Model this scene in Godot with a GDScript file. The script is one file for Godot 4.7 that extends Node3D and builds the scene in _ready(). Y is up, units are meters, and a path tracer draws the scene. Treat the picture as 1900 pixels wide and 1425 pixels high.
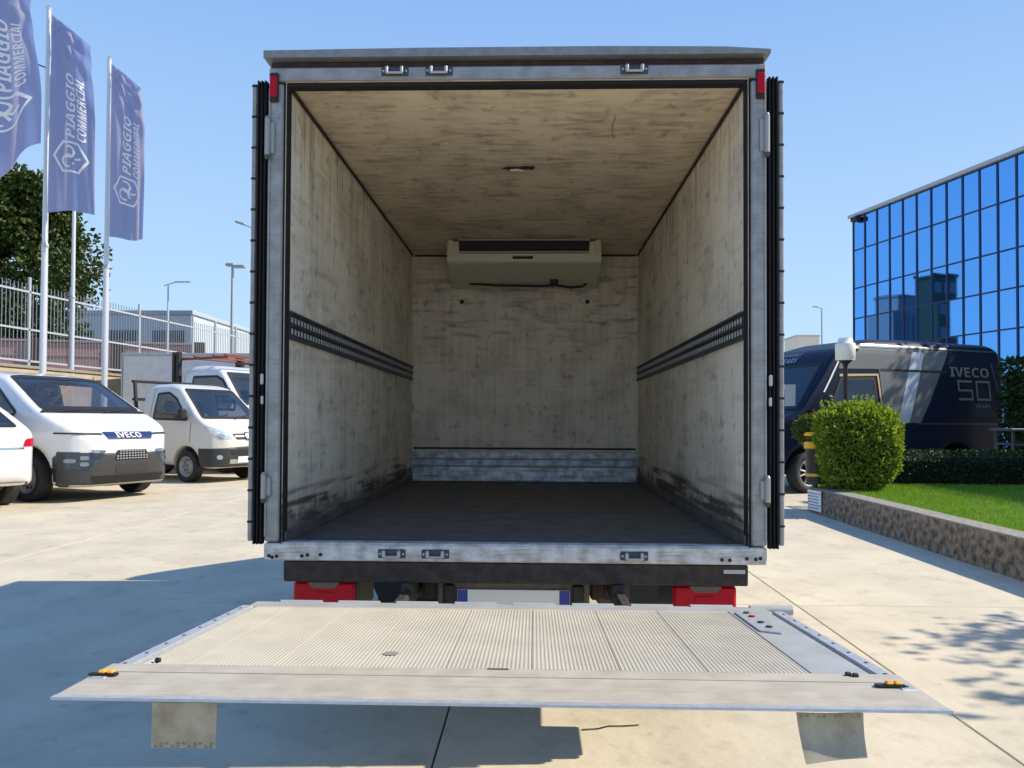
extends Node3D
# Daylight yard: a refrigerated box lorry seen from behind with its doors open and tail lift lowered.

var taken := {}
var M := {}
var rng := RandomNumberGenerator.new()
const TAU8 := TAU / 8.0

# ---------- naming and tagging ----------
func numbered(n: String) -> String:
	if not taken.has(n):
		taken[n] = 0
		return n
	taken[n] += 1
	return "%s_%03d" % [n, taken[n]]

func thing(called: String, label: String, category: String, at := Vector3.ZERO, turn := 0.0, group := "") -> Node3D:
	var o := Node3D.new()
	o.name = numbered(called)
	add_child(o)
	o.position = at
	o.rotation.y = turn
	o.set_meta("label", label)
	o.set_meta("category", category)
	if group: o.set_meta("group", group)
	return o

func relabel(o: Node3D, label: String) -> Node3D:
	o.set_meta("label", label)
	return o

func copy(o: Node3D, base: String, label: String, at: Vector3, turn := 0.0) -> Node3D:
	var c := o.duplicate() as Node3D
	c.name = numbered(base)
	add_child(c)
	c.position = at
	c.rotation.y = turn
	c.set_meta("label", label)
	return c

func struct(called: String, label: String) -> Node3D:
	var o := Node3D.new()
	o.name = numbered(called)
	add_child(o)
	o.set_meta("kind", "structure")
	o.set_meta("label", label)
	return o

func put(called: String, mesh: Mesh, m: Material, parent: Node, xf := Transform3D.IDENTITY) -> MeshInstance3D:
	var o := MeshInstance3D.new()
	o.name = called
	o.mesh = mesh
	if m: o.material_override = m
	parent.add_child(o, true)
	o.transform = xf
	return o

func obj(called: String, st: SurfaceTool, m: Material, parent: Node, xf := Transform3D.IDENTITY) -> MeshInstance3D:
	return put(called, done(st), m, parent, xf)

func stuff(o: Node) -> void:
	o.set_meta("kind", "stuff")

func sub(called: String, parent: Node, at := Vector3.ZERO) -> Node3D:
	var o := Node3D.new()
	o.name = called
	parent.add_child(o, true)
	o.position = at
	return o

# ---------- mesh building ----------
func mb() -> SurfaceTool:
	var st := SurfaceTool.new()
	st.begin(Mesh.PRIMITIVE_TRIANGLES)
	st.set_smooth_group(-1)
	return st

func done(st: SurfaceTool) -> ArrayMesh:
	st.generate_normals()
	return st.commit()

func tri(st: SurfaceTool, a: Vector3, b: Vector3, c: Vector3) -> void:
	for p in [a, b, c]:
		st.set_uv(Vector2.ZERO)
		st.add_vertex(p)

# corners counter-clockwise seen from outside
func quad(st: SurfaceTool, a: Vector3, b: Vector3, c: Vector3, d: Vector3, uv := Rect2(0, 0, 1, 1)) -> void:
	var p := [a, c, b, a, d, c]
	var t := [Vector2(0, 1), Vector2(1, 0), Vector2(1, 1), Vector2(0, 1), Vector2(0, 0), Vector2(1, 0)]
	for i in 6:
		st.set_uv(uv.position + uv.size * t[i])
		st.add_vertex(p[i])

# a box between two corners with a chamfer
func bx(st: SurfaceTool, lo: Vector3, hi: Vector3, ch := 0.0, xf := Transform3D.IDENTITY) -> void:
	var c := (lo + hi) / 2.0
	var h := (hi - lo) / 2.0
	h = h.abs()
	ch = minf(ch, minf(h.x, minf(h.y, h.z)) * 0.9)
	if ch <= 0.0:
		for ax in 3:
			for s in [-1.0, 1.0]:
				var n := Vector3.ZERO; n[ax] = s
				var u := Vector3.ZERO; u[(ax + 1) % 3] = 1.0
				var w := Vector3.ZERO; w[(ax + 2) % 3] = s
				quad(st, xf * (c + h * (n - u - w)), xf * (c + h * (n + u - w)), xf * (c + h * (n + u + w)), xf * (c + h * (n - u + w)))
		return
	var k := h - Vector3.ONE * ch
	for ax in 3:
		var b := (ax + 1) % 3
		var d := (ax + 2) % 3
		for s in [-1.0, 1.0]:
			var q := []
			for e in [[-1, -1], [1, -1], [1, 1], [-1, 1]]:
				var v := Vector3.ZERO
				v[ax] = s * h[ax]; v[b] = e[0] * k[b]; v[d] = e[1] * s * k[d]
				q.append(xf * (c + v))
			quad(st, q[0], q[1], q[2], q[3])
		for s in [-1.0, 1.0]:
			for r in [-1.0, 1.0]:
				var e0 := Vector3.ZERO
				e0[b] = s * h[b]; e0[d] = r * k[d]
				var e1 := Vector3.ZERO
				e1[b] = s * k[b]; e1[d] = r * h[d]
				var lo1 := Vector3.ZERO; lo1[ax] = -k[ax]
				var hi1 := -lo1
				if s * r > 0: quad(st, xf * (c + e0 + hi1), xf * (c + e0 + lo1), xf * (c + e1 + lo1), xf * (c + e1 + hi1))
				else: quad(st, xf * (c + e0 + lo1), xf * (c + e0 + hi1), xf * (c + e1 + hi1), xf * (c + e1 + lo1))
	for sx in [-1.0, 1.0]:
		for sy in [-1.0, 1.0]:
			for sz in [-1.0, 1.0]:
				var a := xf * (c + Vector3(sx * h.x, sy * k.y, sz * k.z))
				var b2 := xf * (c + Vector3(sx * k.x, sy * h.y, sz * k.z))
				var d2 := xf * (c + Vector3(sx * k.x, sy * k.y, sz * h.z))
				if sx * sy * sz > 0: tri(st, a, d2, b2)
				else: tri(st, a, b2, d2)

func boxm(size: Vector3, ch := 0.0) -> ArrayMesh:
	var st := mb()
	bx(st, -size / 2, size / 2, ch)
	return done(st)

func basis_along(d: Vector3) -> Basis:
	var y := d.normalized()
	var x := y.cross(Vector3.FORWARD if absf(y.z) < 0.9 else Vector3.RIGHT).normalized()
	return Basis(x, y, x.cross(y))

func cyl(st: SurfaceTool, a: Vector3, b: Vector3, r0: float, r1 := -1.0, n := 12, caps := true) -> void:
	if r1 < 0: r1 = r0
	var B := basis_along(b - a)
	for i in n:
		var t0 := TAU * i / n
		var t1 := TAU * (i + 1) / n
		var u0 := B.x * cos(t0) + B.z * sin(t0)
		var u1 := B.x * cos(t1) + B.z * sin(t1)
		st.set_smooth_group(1)
		quad(st, a + u1 * r0, a + u0 * r0, b + u0 * r1, b + u1 * r1)
		st.set_smooth_group(-1)
		if caps:
			tri(st, a, a + u0 * r0, a + u1 * r0)
			tri(st, b, b + u1 * r1, b + u0 * r1)

func tube(st: SurfaceTool, pts: Array, r: float, n := 8) -> void:
	for i in pts.size() - 1:
		cyl(st, pts[i], pts[i + 1], r, r, n, i == 0 or i == pts.size() - 2)

# profile of (radius, height along y), turned round y
func lathe(st: SurfaceTool, prof: Array, n: int, xf := Transform3D.IDENTITY, smooth := true) -> void:
	for j in prof.size() - 1:
		var p: Vector2 = prof[j]
		var q: Vector2 = prof[j + 1]
		st.set_smooth_group(2 if smooth else -1)
		for i in n:
			var t0 := TAU * i / n
			var t1 := TAU * (i + 1) / n
			var d0 := Vector3(cos(t0), 0, sin(t0))
			var d1 := Vector3(cos(t1), 0, sin(t1))
			var a := xf * (d0 * p.x + Vector3.UP * p.y)
			var b := xf * (d1 * p.x + Vector3.UP * p.y)
			var c := xf * (d1 * q.x + Vector3.UP * q.y)
			var d := xf * (d0 * q.x + Vector3.UP * q.y)
			if p.x < 1e-5: tri(st, a, d, c)
			elif q.x < 1e-5: tri(st, b, a, d)
			else: quad(st, b, a, d, c)
	st.set_smooth_group(-1)

# outline in (x, y), pushed from z0 to z1
func prism(st: SurfaceTool, poly: PackedVector2Array, z0: float, z1: float, xf := Transform3D.IDENTITY) -> void:
	if Geometry2D.is_polygon_clockwise(poly): poly = rev(poly)
	var ix := Geometry2D.triangulate_polygon(poly)
	for i in range(0, ix.size(), 3):
		var a := poly[ix[i]]; var b := poly[ix[i + 1]]; var c := poly[ix[i + 2]]
		if (b - a).cross(c - a) < 0:
			var k := b; b = c; c = k
		tri(st, xf * Vector3(a.x, a.y, z1), xf * Vector3(c.x, c.y, z1), xf * Vector3(b.x, b.y, z1))
		tri(st, xf * Vector3(a.x, a.y, z0), xf * Vector3(b.x, b.y, z0), xf * Vector3(c.x, c.y, z0))
	for i in poly.size():
		var p := poly[i]
		var q := poly[(i + 1) % poly.size()]
		quad(st, xf * Vector3(p.x, p.y, z0), xf * Vector3(q.x, q.y, z0), xf * Vector3(q.x, q.y, z1), xf * Vector3(p.x, p.y, z1))

func rev(p: PackedVector2Array) -> PackedVector2Array:
	var r := p.duplicate()
	r.reverse()
	return r

func pv(a: Array) -> PackedVector2Array:
	var r := PackedVector2Array()
	for i in range(0, a.size(), 2): r.append(Vector2(a[i], a[i + 1]))
	return r

# half outline mirrored in x -> -x (points given from one end to the other with x > 0)
func mirrored(a: PackedVector2Array, swap := false) -> PackedVector2Array:
	var r := a.duplicate()
	for i in range(a.size() - 1, -1, -1):
		r.append(Vector2(a[i].x, -a[i].y) if swap else Vector2(-a[i].x, a[i].y))
	return r

# rounds every corner of an outline
func soften(p: PackedVector2Array, r: float) -> PackedVector2Array:
	var o := PackedVector2Array()
	var n := p.size()
	for i in n:
		var a := p[(i + n - 1) % n]; var b := p[i]; var c := p[(i + 1) % n]
		var ra := minf(r, a.distance_to(b) * 0.45)
		var rc := minf(r, c.distance_to(b) * 0.45)
		var s := b + (a - b).normalized() * ra
		var e := b + (c - b).normalized() * rc
		for k in 4:
			var t := k / 3.0
			o.append(s.lerp(b, t).lerp(b.lerp(e, t), t))
	return o

# triangles of a line of lettering, centred on the origin, capital height h
func letters(s: String, h: float, bold := true, step := 0.0, stretch := 1.0) -> PackedVector2Array:
	var t := TextMesh.new()
	var f := SystemFont.new()
	f.font_names = PackedStringArray(["Droid Sans"])
	f.font_weight = 700 if bold else 400
	t.font = f
	t.font_size = 48
	t.text = s
	t.depth = 0.0
	t.pixel_size = h / 34.5
	t.curve_step = 1.5
	var arr := t.get_mesh_arrays()
	var v: PackedVector3Array = arr[Mesh.ARRAY_VERTEX]
	var ix = arr[Mesh.ARRAY_INDEX]
	var flat := PackedVector2Array()
	if ix == null or ix.size() == 0:
		for p in v: flat.append(Vector2(p.x * stretch, p.y))
	else:
		for i in ix: flat.append(Vector2(v[i].x * stretch, v[i].y))
	if step <= 0: return flat
	var out := PackedVector2Array()
	var todo := []
	for i in range(0, flat.size(), 3): todo.append([flat[i], flat[i + 1], flat[i + 2]])
	while todo.size():
		var q: Array = todo.pop_back()
		var l := [q[0].distance_to(q[1]), q[1].distance_to(q[2]), q[2].distance_to(q[0])]
		var k := 0
		if l[1] > l[k]: k = 1
		if l[2] > l[k]: k = 2
		if l[k] > step:
			var a: Vector2 = q[k]; var b: Vector2 = q[(k + 1) % 3]; var c: Vector2 = q[(k + 2) % 3]
			var m := (a + b) / 2
			todo.append([a, m, c]); todo.append([m, b, c])
		else:
			out.append(q[0]); out.append(q[1]); out.append(q[2])
	return out

func poly_tris(poly: PackedVector2Array, step: float) -> PackedVector2Array:
	var r := Rect2(poly[0], Vector2.ZERO)
	for p in poly: r = r.expand(p)
	var nx := maxi(1, int(ceil(r.size.x / step)))
	var ny := maxi(1, int(ceil(r.size.y / step)))
	var out := PackedVector2Array()
	for i in nx:
		for j in ny:
			var a := r.position + Vector2(r.size.x * i / nx, r.size.y * j / ny)
			var b := a + Vector2(r.size.x / nx, r.size.y / ny)
			for piece in Geometry2D.intersect_polygons(poly, PackedVector2Array([a, Vector2(b.x, a.y), b, Vector2(a.x, b.y)])):
				for k in Geometry2D.triangulate_polygon(piece): out.append(piece[k])
	return out

# ---------- materials ----------
func srgb(c: Color) -> Color:
	return c.linear_to_srgb()

# colour as a real-world (linear) base colour
func mat(r: float, g: float, b: float, rough := 0.6, metal := 0.0) -> StandardMaterial3D:
	var m := StandardMaterial3D.new()
	m.albedo_color = srgb(Color(r, g, b))
	m.roughness = rough
	m.metallic = metal
	return m

func noise(seed_: int, freq: float, oct := 4, kind := FastNoiseLite.TYPE_SIMPLEX_SMOOTH) -> FastNoiseLite:
	var n := FastNoiseLite.new()
	n.seed = seed_
	n.frequency = freq
	n.noise_type = kind
	n.fractal_octaves = oct
	return n

# w*h bytes of noise, stretched sx times across and sy times down
func nz(w: int, h: int, seed_: int, freq: float, sx := 1, sy := 1, oct := 4, seamless := false) -> PackedByteArray:
	var n := noise(seed_, freq, oct)
	var im := n.get_seamless_image(w / sx, h / sy) if seamless else n.get_image(w / sx, h / sy)
	im.convert(Image.FORMAT_L8)
	if sx > 1 or sy > 1: im.resize(w, h, Image.INTERPOLATE_BILINEAR)
	return im.get_data()

func tex(w: int, h: int, data: PackedByteArray, mips := true) -> ImageTexture:
	var im := Image.create_from_data(w, h, false, Image.FORMAT_RGB8, data)
	return ImageTexture.create_from_image(im)

func grey_tex(w: int, h: int, data: PackedByteArray) -> ImageTexture:
	return ImageTexture.create_from_image(Image.create_from_data(w, h, false, Image.FORMAT_L8, data))

func bump(seed_: int, freq: float, strength: float, n := 256, oct := 4) -> ImageTexture:
	var im := noise(seed_, freq, oct).get_seamless_image(n, n)
	im.convert(Image.FORMAT_RGBA8)
	im.bump_map_to_normal_map(strength)
	return ImageTexture.create_from_image(im)

# mottled colour between two linear colours
func mottled(seed_: int, a: Color, b: Color, freq: float, n := 512, fine := 0.25, contrast := 1.6) -> ImageTexture:
	var p := nz(n, n, seed_, freq, 1, 1, 5, true)
	var q := nz(n, n, seed_ + 9, 0.18, 1, 1, 2, true)
	var d := PackedByteArray()
	d.resize(n * n * 3)
	var lut := []
	for i in 256:
		var t := clampf((i / 255.0 - 0.5) * contrast + 0.5, 0, 1)
		var c := srgb(a.lerp(b, t))
		lut.append([int(c.r * 255), int(c.g * 255), int(c.b * 255)])
	for i in n * n:
		var l: Array = lut[clampi(int(p[i] * (1 - fine) + q[i] * fine), 0, 255)]
		d[i * 3] = l[0]; d[i * 3 + 1] = l[1]; d[i * 3 + 2] = l[2]
	return tex(n, n, d)

func triplanar(m: StandardMaterial3D, metres: float, off := Vector3.ZERO) -> StandardMaterial3D:
	m.uv1_triplanar = true
	m.uv1_world_triplanar = true
	m.uv1_scale = Vector3.ONE / metres
	m.uv1_offset = off
	return m

func normal_map(m: StandardMaterial3D, t: Texture2D, s := 1.0) -> StandardMaterial3D:
	m.normal_enabled = true
	m.normal_texture = t
	m.normal_scale = s
	return m

# ---------- vehicle bodies: three outlines carved out of one block ----------
class Hull:
	const H := 0.03
	var lo: Vector3
	var hi: Vector3
	var s: PackedFloat32Array
	var p: PackedFloat32Array
	var q: PackedFloat32Array
	var n: Vector3i
	var k: float

	func _init(side: PackedVector2Array, plan: PackedVector2Array, front: PackedVector2Array, soft: float, arches: Array) -> void:
		k = soft
		lo = Vector3(1e9, 1e9, 1e9); hi = -lo
		for v in side:
			lo.x = minf(lo.x, v.x); hi.x = maxf(hi.x, v.x); lo.y = minf(lo.y, v.y); hi.y = maxf(hi.y, v.y)
		for v in plan:
			lo.z = minf(lo.z, v.y); hi.z = maxf(hi.z, v.y)
		lo -= Vector3.ONE * 0.15; hi += Vector3.ONE * 0.15
		n = Vector3i(((hi - lo) / H).ceil()) + Vector3i.ONE
		s = table(side, Vector2(lo.x, lo.y), n.x, n.y)
		p = table(plan, Vector2(lo.x, lo.z), n.x, n.z)
		q = table(front, Vector2(lo.z, lo.y), n.z, n.y)
		for a in arches:
			for j in n.y:
				for i in n.x:
					var d: float = a[2] - Vector2(lo.x + i * H, lo.y + j * H).distance_to(Vector2(a[0], a[1]))
					s[j * n.x + i] = maxf(s[j * n.x + i], d)

	func table(poly: PackedVector2Array, o: Vector2, nx: int, ny: int) -> PackedFloat32Array:
		var t := PackedFloat32Array()
		t.resize(nx * ny)
		var m := poly.size()
		for j in ny:
			for i in nx:
				var v := o + Vector2(i, j) * H
				var d := 1e9
				for e in m:
					d = minf(d, v.distance_squared_to(Geometry2D.get_closest_point_to_segment(v, poly[e], poly[(e + 1) % m])))
				d = sqrt(d)
				t[j * nx + i] = -d if Geometry2D.is_point_in_polygon(v, poly) else d
		return t

	func at(t: PackedFloat32Array, nx: int, ny: int, x: float, y: float) -> float:
		x = clampf(x / H, 0, nx - 1.001); y = clampf(y / H, 0, ny - 1.001)
		var i := int(x); var j := int(y)
		x -= i; y -= j
		var o := j * nx + i
		return lerpf(lerpf(t[o], t[o + 1], x), lerpf(t[o + nx], t[o + nx + 1], x), y)

	func f(v: Vector3) -> float:
		var d := v - lo
		var a := at(s, n.x, n.y, d.x, d.y)
		var b := at(p, n.x, n.z, d.x, d.z)
		var h := maxf(k - absf(a - b), 0) / k
		a = maxf(a, b) + h * h * k * 0.25
		b = at(q, n.z, n.y, d.z, d.y)
		h = maxf(k - absf(a - b), 0) / k
		return maxf(a, b) + h * h * k * 0.25

	func grad(v: Vector3) -> Vector3:
		const E := 0.015
		var g := Vector3(f(v + Vector3(E, 0, 0)) - f(v - Vector3(E, 0, 0)), f(v + Vector3(0, E, 0)) - f(v - Vector3(0, E, 0)), f(v + Vector3(0, 0, E)) - f(v - Vector3(0, 0, E))) / (2 * E)
		return g if g.length_squared() > 1e-6 else Vector3.UP

	# first point of the skin met from v along d
	func hit(v: Vector3, d: Vector3, off: float) -> Vector3:
		for i in 60:
			var e := f(v)
			if e < 0.001: break
			v += d * maxf(e * 0.85, 0.002)
			if i == 59: pass
		return v + grad(v).normalized() * off

# surface nets over a hull; region keeps a part of it, grown by grow
func nets(h: Hull, cell: float, lo: Vector3, hi: Vector3, grow := 0.0, region = null) -> ArrayMesh:
	var n := Vector3i(((hi - lo) / cell).ceil()) + Vector3i.ONE
	var val := PackedFloat32Array()
	val.resize(n.x * n.y * n.z)
	var w := 0
	for z in n.z:
		for y in n.y:
			for x in n.x:
				var v := lo + Vector3(x, y, z) * cell
				var e := h.f(v) - grow
				if region != null: e = maxf(e, region.call(v))
				val[w] = e
				w += 1
	var dx := 1
	var dy := n.x
	var dz := n.x * n.y
	var corner := [0, dx, dy, dx + dy, dz, dx + dz, dy + dz, dx + dy + dz]
	var edges := [[0, 1], [2, 3], [4, 5], [6, 7], [0, 2], [1, 3], [4, 6], [5, 7], [0, 4], [1, 5], [2, 6], [3, 7]]
	var id := PackedInt32Array()
	id.resize(val.size())
	id.fill(-1)
	var pts := PackedVector3Array()
	var nor := PackedVector3Array()
	for z in n.z - 1:
		for y in n.y - 1:
			for x in n.x - 1:
				var o := z * dz + y * dy + x
				var m := 0
				for c in 8:
					if val[o + corner[c]] < 0: m += 1
				if m == 0 or m == 8: continue
				var sum := Vector3.ZERO
				var cnt := 0
				for e in edges:
					var a: float = val[o + corner[e[0]]]
					var b: float = val[o + corner[e[1]]]
					if (a < 0) == (b < 0): continue
					var t := a / (a - b)
					var pa := Vector3(e[0] & 1, (e[0] >> 1) & 1, e[0] >> 2)
					var pb := Vector3(e[1] & 1, (e[1] >> 1) & 1, e[1] >> 2)
					sum += pa.lerp(pb, t)
					cnt += 1
				var v := lo + (Vector3(x, y, z) + sum / cnt) * cell
				var g := h.grad(v)
				if not region != null:
					for r in 2:
						v -= g * clampf((h.f(v) - grow) / g.length_squared(), -cell * 0.4, cell * 0.4)
						g = h.grad(v)
				id[o] = pts.size()
				pts.append(v)
				nor.append(g.normalized())
	var idx := PackedInt32Array()
	for z in range(1, n.z - 1):
		for y in range(1, n.y - 1):
			for x in range(1, n.x - 1):
				var o := z * dz + y * dy + x
				var inside := val[o] < 0
				for ax in 3:
					var d: int = [dx, dy, dz][ax]
					if inside == (val[o + d] < 0): continue
					var u: int = [dy, dz, dx][ax]
					var v2: int = [dz, dx, dy][ax]
					var a := id[o - u - v2]; var b := id[o - v2]; var c := id[o]; var e := id[o - u]
					if a < 0 or b < 0 or c < 0 or e < 0: continue
					if inside: idx.append_array([a, c, b, a, e, c])
					else: idx.append_array([a, b, c, a, c, e])
	var arr := []
	arr.resize(Mesh.ARRAY_MAX)
	arr[Mesh.ARRAY_VERTEX] = pts
	arr[Mesh.ARRAY_INDEX] = idx
	if region != null:
		var st := SurfaceTool.new()
		st.create_from_arrays(arr)
		st.deindex()
		st.set_smooth_group(-1)
		st.generate_normals()
		var am := st.commit()
		return smooth_by_angle(am)
	arr[Mesh.ARRAY_NORMAL] = nor
	var mesh := ArrayMesh.new()
	mesh.add_surface_from_arrays(Mesh.PRIMITIVE_TRIANGLES, arr)
	return mesh

# average the normals of faces that meet at less than about 50 degrees
func smooth_by_angle(m: ArrayMesh) -> ArrayMesh:
	var arr := m.surface_get_arrays(0)
	var v: PackedVector3Array = arr[Mesh.ARRAY_VERTEX]
	var nn: PackedVector3Array = arr[Mesh.ARRAY_NORMAL]
	var ix = arr[Mesh.ARRAY_INDEX]
	if ix != null and ix.size():
		var v2 := PackedVector3Array(); var n2 := PackedVector3Array()
		for i in ix:
			v2.append(v[i]); n2.append(nn[i])
		v = v2; nn = n2
	var at := {}
	for i in v.size():
		var key := Vector3i((v[i] * 2000.0).round())
		if not at.has(key): at[key] = []
		at[key].append(i)
	var out := nn.duplicate()
	for key in at:
		var l: Array = at[key]
		for i in l:
			var s := Vector3.ZERO
			for j in l:
				if nn[i].dot(nn[j]) > 0.64: s += nn[j]
			out[i] = s.normalized()
	var a2 := []
	a2.resize(Mesh.ARRAY_MAX)
	a2[Mesh.ARRAY_VERTEX] = v
	a2[Mesh.ARRAY_NORMAL] = out
	var mesh := ArrayMesh.new()
	mesh.add_surface_from_arrays(Mesh.PRIMITIVE_TRIANGLES, a2)
	return mesh

# lay flat triangles onto a hull; plane: front / rear (z, y), right / left (x, y), top (x, z)
func laid(h: Hull, t: PackedVector2Array, plane: String, off := 0.004) -> ArrayMesh:
	var pts := PackedVector3Array()
	var nor := PackedVector3Array()
	for p in t:
		var v: Vector3
		var d: Vector3
		match plane:
			"front": v = Vector3(h.hi.x + 0.1, p.y, p.x); d = Vector3.LEFT
			"rear": v = Vector3(h.lo.x - 0.1, p.y, p.x); d = Vector3.RIGHT
			"right": v = Vector3(p.x, p.y, h.hi.z + 0.1); d = Vector3.FORWARD
			"left": v = Vector3(p.x, p.y, h.lo.z - 0.1); d = Vector3.BACK
			_: v = Vector3(p.x, h.hi.y + 0.1, p.y); d = Vector3.DOWN
		v = h.hit(v, d, 0.0)
		var miss := h.f(v) > 0.03
		var g := h.grad(v).normalized()
		pts.append(Vector3.INF if miss else v + g * off)
		nor.append(g)
	# leave out what runs past the skin
	var p2 := PackedVector3Array(); var n2 := PackedVector3Array()
	for i in range(0, pts.size(), 3):
		if pts[i].is_finite() and pts[i + 1].is_finite() and pts[i + 2].is_finite():
			for j in 3:
				p2.append(pts[i + j]); n2.append(nor[i + j])
	pts = p2; nor = n2
	# wind each face to agree with its normals
	for i in range(0, pts.size(), 3):
		if (pts[i + 1] - pts[i]).cross(pts[i + 2] - pts[i]).dot(nor[i]) > 0:
			var a := pts[i + 1]; pts[i + 1] = pts[i + 2]; pts[i + 2] = a
			a = nor[i + 1]; nor[i + 1] = nor[i + 2]; nor[i + 2] = a
	var arr := []
	arr.resize(Mesh.ARRAY_MAX)
	arr[Mesh.ARRAY_VERTEX] = pts
	arr[Mesh.ARRAY_NORMAL] = nor
	var m := ArrayMesh.new()
	if pts.is_empty(): return m
	m.add_surface_from_arrays(Mesh.PRIMITIVE_TRIANGLES, arr)
	return m

func patch(called: String, h: Hull, outline: Array, plane: String, m: Material, parent: Node, off := 0.004, round_ := 0.03, step := 0.1) -> MeshInstance3D:
	var o := pv(outline)
	if round_ > 0: o = soften(o, round_)
	return put(called, laid(h, poly_tris(o, step), plane, off), m, parent)

func flip_x(a: Array) -> Array:
	var r := []
	for i in range(0, a.size(), 2):
		r.append(-a[i]); r.append(a[i + 1])
	return r

# lettering on a hull; seen from the front the letters run towards the vehicle's left, which is -z
func lettering(called: String, h: Hull, s: String, cap: float, centre: Vector2, plane: String, m: Material, parent: Node, bold := true, stretch := 1.0, off := 0.009) -> void:
	var t := letters(s, cap, bold, 0.05, stretch)
	var sgn := -1.0 if plane == "front" or plane == "left" else 1.0
	var o := PackedVector2Array()
	for p in t: o.append(Vector2(centre.x + sgn * p.x, centre.y + p.y))
	put(called, laid(h, o, plane, off), m, parent)

# open the skin where there are windows; each window is [outline, plane]
func cut_open(m: ArrayMesh, windows: Array) -> ArrayMesh:
	var arr := m.surface_get_arrays(0)
	var v: PackedVector3Array = arr[Mesh.ARRAY_VERTEX]
	var nn: PackedVector3Array = arr[Mesh.ARRAY_NORMAL]
	var ix: PackedInt32Array = arr[Mesh.ARRAY_INDEX]
	var keep := PackedInt32Array()
	for i in range(0, ix.size(), 3):
		var c := (v[ix[i]] + v[ix[i + 1]] + v[ix[i + 2]]) / 3.0
		var n := nn[ix[i]] + nn[ix[i + 1]] + nn[ix[i + 2]]
		var out := false
		for w in windows:
			var p := Vector2(c.z, c.y)
			var ok := n.x > 0.3
			if w[1] == "right": p = Vector2(c.x, c.y); ok = n.z > 0.9
			elif w[1] == "left": p = Vector2(c.x, c.y); ok = n.z < -0.9
			elif w[1] == "rear": ok = n.x < -0.3
			if ok and Geometry2D.is_point_in_polygon(p, w[0]): out = true
		if not out: keep.append_array([ix[i], ix[i + 1], ix[i + 2]])
	arr[Mesh.ARRAY_INDEX] = keep
	var mesh := ArrayMesh.new()
	mesh.add_surface_from_arrays(Mesh.PRIMITIVE_TRIANGLES, arr)
	return mesh

# a glazed opening: clear pane with a black border that hides the cut edge; returns what to cut
func glaze(called: String, h: Hull, outline: Array, plane: String, parent: Node, border := 0.055, round_ := 0.05) -> Array:
	var o := soften(pv(outline), round_)
	var inner := Geometry2D.offset_polygon(o, -border)[0]
	var pane := put(called, laid(h, poly_tris(o, 0.08), plane, 0.006), M.pane, parent)
	var ring := PackedVector2Array()
	var r := Rect2(o[0], Vector2.ZERO)
	for p in o: r = r.expand(p)
	var n := 14
	for i in n:
		for j in n:
			var a := r.position + Vector2(r.size.x * i / n, r.size.y * j / n)
			var b := a + r.size / n
			for piece in Geometry2D.intersect_polygons(o, PackedVector2Array([a, Vector2(b.x, a.y), b, Vector2(a.x, b.y)])):
				for q in Geometry2D.clip_polygons(piece, inner):
					for k in Geometry2D.triangulate_polygon(q): ring.append(q[k])
	put("glass_border", laid(h, ring, plane, 0.009), M.black, pane)
	return [Geometry2D.offset_polygon(o, -border * 0.45)[0], plane]

# dashboard, wheel and seats behind the windscreen
func cabin(parent: Node, dash_x: float, dash_y: float, half: float, floor_y: float, seat_m: Material) -> void:
	var st := mb()
	bx(st, Vector3(dash_x - 0.35, floor_y, -half), Vector3(dash_x + 0.1, dash_y, half), 0.06)
	obj("dashboard", st, M.dark_plastic, parent)
	st = mb()
	var c := Vector3(dash_x - 0.42, dash_y - 0.02, -half * 0.48)
	var pts := []
	for i in 17: pts.append(c + Vector3(-0.08 * sin(TAU * i / 16), 0.17 * sin(TAU * i / 16), 0.18 * cos(TAU * i / 16)))
	tube(st, pts, 0.014, 6)
	obj("steering_wheel", st, M.black, parent)
	for s in [-1.0, 1.0]:
		var z: float = s * half * 0.5
		st = mb()
		var T := Transform3D(Basis(Vector3.BACK, 0.18), Vector3(dash_x - 1.05, dash_y - 0.4, z))
		bx(st, Vector3(-0.07, 0, -0.24), Vector3(0.07, 0.62, 0.24), 0.06, T)
		bx(st, Vector3(-0.05, 0.64, -0.13), Vector3(0.05, 0.86, 0.13), 0.05, T)
		bx(st, Vector3(0.0, -0.1, -0.25), Vector3(0.52, 0.04, 0.25), 0.05, T)
		obj("seat", st, seat_m, parent)

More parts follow.
